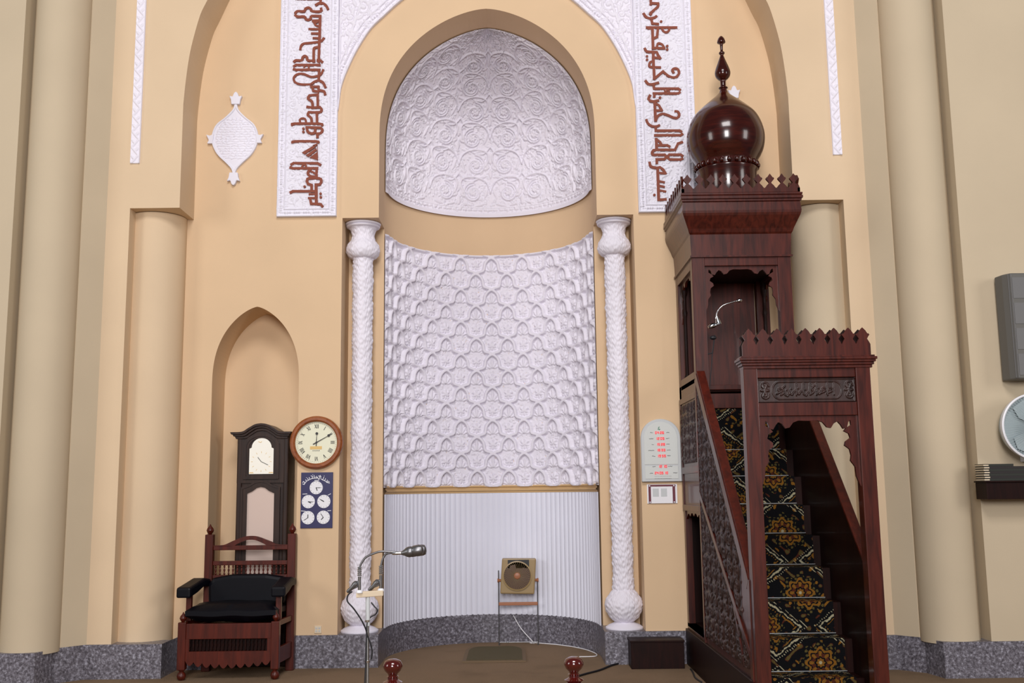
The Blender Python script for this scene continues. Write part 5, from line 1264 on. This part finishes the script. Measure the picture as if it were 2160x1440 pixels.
    # canopy
    prof = [(3.485, 0.0), (3.487, 0.014), (3.502, 0.014), (3.505, 0.003), (3.60, 0.006), (3.685, 0.010), (3.70, 0.020), (3.73, 0.030), (3.78, 0.052), (3.83, 0.074), (3.85, 0.080), (3.87, 0.083), (3.90, 0.080), (3.945, 0.076), (3.950, 0.086), (3.966, 0.086), (3.970, 0.096), (3.992, 0.096), (3.996, 0.088), (4.004, 0.094), (4.018, 0.094), (4.022, 0.080), (4.03, 0.078)]
    vs = []
    for z, o in prof: vs += [(XL-o, YC-o*1.35, z), (XR+o, YC-o*1.35, z), (XR+o, YB+0.005, z), (XL-o, YB+0.005, z)]
    fs = [(j*4+i, j*4+(i+1) % 4, (j+1)*4+(i+1) % 4, (j+1)*4+i) for j in range(len(prof)-1) for i in range(4)]
    fs += [(3, 2, 1, 0), tuple((len(prof)-1)*4+i for i in range(4))]
    obj('canopy', MB().add(vs, fs), m_wood, R_)
    o = 0.080
    crown(XL-o, XR+o, 4.028, 0.1035, 0.36, 0.160, 'y', YC-o*1.35, YC-o*1.35+0.02, '')
    crown(YC-o*1.35, YB, 4.028, 0.1035, 0.36, 0.160, 'x', XL-o, XL-o+0.02, '')
    crown(YC-o*1.35, YB, 4.028, 0.1035, 0.36, 0.160, 'x', XR+o-0.02, XR+o, '')
    # dome
    dx, dy = 1.962, -0.50
    obj('dome_drum', MB().lathe(dx, dy, [(0.30, 4.03), (0.30, 4.10), (0.262, 4.12), (0.262, 4.34), (0.275, 4.36), (0.275, 4.372), (0.262, 4.385)], 48), m_dome, R_, smooth=True)
    for i in range(26):
        bd = MB(); a = 2*PI*i/26; bd.ball((dx+0.275*math.cos(a), dy+0.275*math.sin(a), 4.405), 0.021, 1, 1, 1.3, 10)
        obj('dome_bead', bd, m_dome, R_, smooth=True)
    dp = smooth_pts([(0.262, 4.385, 0), (0.268, 4.43, 0), (0.285, 4.467, 0), (0.308, 4.508, 0), (0.336, 4.577, 0), (0.349, 4.678, 0), (0.332, 4.778, 0), (0.289, 4.877, 0), (0.226, 4.948, 0), (0.147, 5.020, 0), (0.072, 5.084, 0), (0.040, 5.120, 0), (0.028, 5.160, 0)], 6)
    obj('dome', MB().lathe(dx, dy, [(p[0], p[1]) for p in dp], 64), m_dome, R_, smooth=True)
    fp = smooth_pts([(0.026, 5.150, 0), (0.040, 5.158, 0), (0.040, 5.166, 0), (0.026, 5.174, 0), (0.026, 5.230, 0), (0.042, 5.245, 0), (0.064, 5.272, 0), (0.071, 5.310, 0), (0.060, 5.355, 0), (0.043, 5.400, 0), (0.026, 5.445, 0), (0.015, 5.480, 0), (0.025, 5.492, 0), (0.025, 5.506, 0), (0.013, 5.52, 0), (0.014, 5.575, 0), (0.020, 5.59, 0), (0.038, 5.602, 0), (0.028, 5.64, 0), (0.010, 5.662, 0), (0.001, 5.668, 0)], 4)
    obj('finial', MB().lathe(dx, dy, [(max(0.001, p[0]), p[1]) for p in fp], 28), m_dome, R_, smooth=True)
pulpit()
def pulpit_mic():
    Y = -0.80
    def q(x, y, dy=0): a = at(x, y, Y+dy); return (a[0], Y+dy, a[1])
    b = q(1494, 816)
    R_ = empty('pulpit_microphone', b, 'thin chrome gooseneck microphone clamped inside the pulpit cabin opening', 'microphone')
    obj('pole', MB().tube([q(1494, 816), q(1488, 728)], 0.009, 12), m_chrome, R_, smooth=True)
    obj('clamp', MB().box(q(1478, 745)[0], q(1484, 745)[0]+0.005, Y-0.02, Y+0.03, q(1480, 778)[2], q(1480, 742)[2]), m_woodr, R_, bevel=0.004)
    obj('boom', MB().tube([q(1488, 748), q(1503, 744), q(1508, 706)], 0.006, 8), m_black, R_, smooth=True)
    obj('swivel', MB().ball(q(1504, 712), 0.026, 1.2, 0.8, 0.7), m_black, R_, smooth=True)
    obj('mount', MB().axis_lathe(q(1494, 690), Vector(q(1518, 682))-Vector(q(1494, 690)), [(0.010, 0), (0.020, 0.02), (0.022, 0.05), (0.014, 0.07), (0.008, 0.095)], 14), m_chrome, R_, smooth=True)
    obj('shell', MB().axis_lathe(q(1516, 684), Vector(q(1512, 668))-Vector(q(1516, 684)), [(0.026, 0), (0.024, 0.02), (0.010, 0.065), (0.007, 0.08)], 14), m_chrome, R_, smooth=True)
    obj('gooseneck', MB().tube(smooth_pts([q(1510, 672), q(1512, 660), q(1520, 648), q(1532, 641), q(1556, 634)], 6), 0.0055, 10), m_chrome, R_, smooth=True)
    obj('capsule', MB().axis_lathe(q(1553, 635), (1, 0, 0.2), [(0.006, 0), (0.013, 0.01), (0.017, 0.03), (0.014, 0.045), (0.004, 0.052)], 14), m_chrome, R_, smooth=True)
    obj('cable', MB().tube(smooth_pts([q(1506, 715), q(1503, 745), q(1500, 780), q(1497, 815)], 5), 0.004, 8), m_black, R_, smooth=True)
pulpit_mic()

# ------------------------------------------------------------------ light
W = bpy.data.worlds.new('hall light'); bpy.context.scene.world = W; W.use_nodes = True
bg = W.node_tree.nodes['Background']; bg.inputs['Color'].default_value = (0.90, 0.93, 1.0, 1); bg.inputs['Strength'].default_value = 0.13
def area(name, loc, target, sx, sy, power, col):
    l = bpy.data.lights.new(name, 'AREA'); l.shape = 'RECTANGLE'; l.size = sx; l.size_y = sy; l.energy = power; l.color = col
    o = bpy.data.objects.new(name, l); C.objects.link(o); o.location = loc
    o.rotation_euler = (Vector(target)-Vector(loc)).to_track_quat('-Z', 'Y').to_euler(); return o
area('window_light_high', (0.2, -11.5, 10.5), (0, 0.4, 2.6), 4.5, 3.2, 880, (1.0, 0.96, 0.95))
area('window_light_back', (-0.4, -16, 4.4), (0, 0, 2.6), 2.8, 3.6, 1150, (1.0, 0.97, 0.97))
area('window_light_left', (-10.5, -9, 4.5), (-1.5, 0, 2.5), 2.6, 4.0, 280, (1.0, 0.97, 0.93))
area('window_light_right', (11, -9, 4.5), (1.5, 0, 2.5), 2.6, 4.0, 280, (1.0, 0.98, 0.96))
sc = bpy.context.scene
sc.view_settings.view_transform = 'Standard'; sc.view_settings.look = 'None'; sc.view_settings.exposure = -0.13; sc.view_settings.gamma = 1.0
sc.view_settings.use_curve_mapping = False
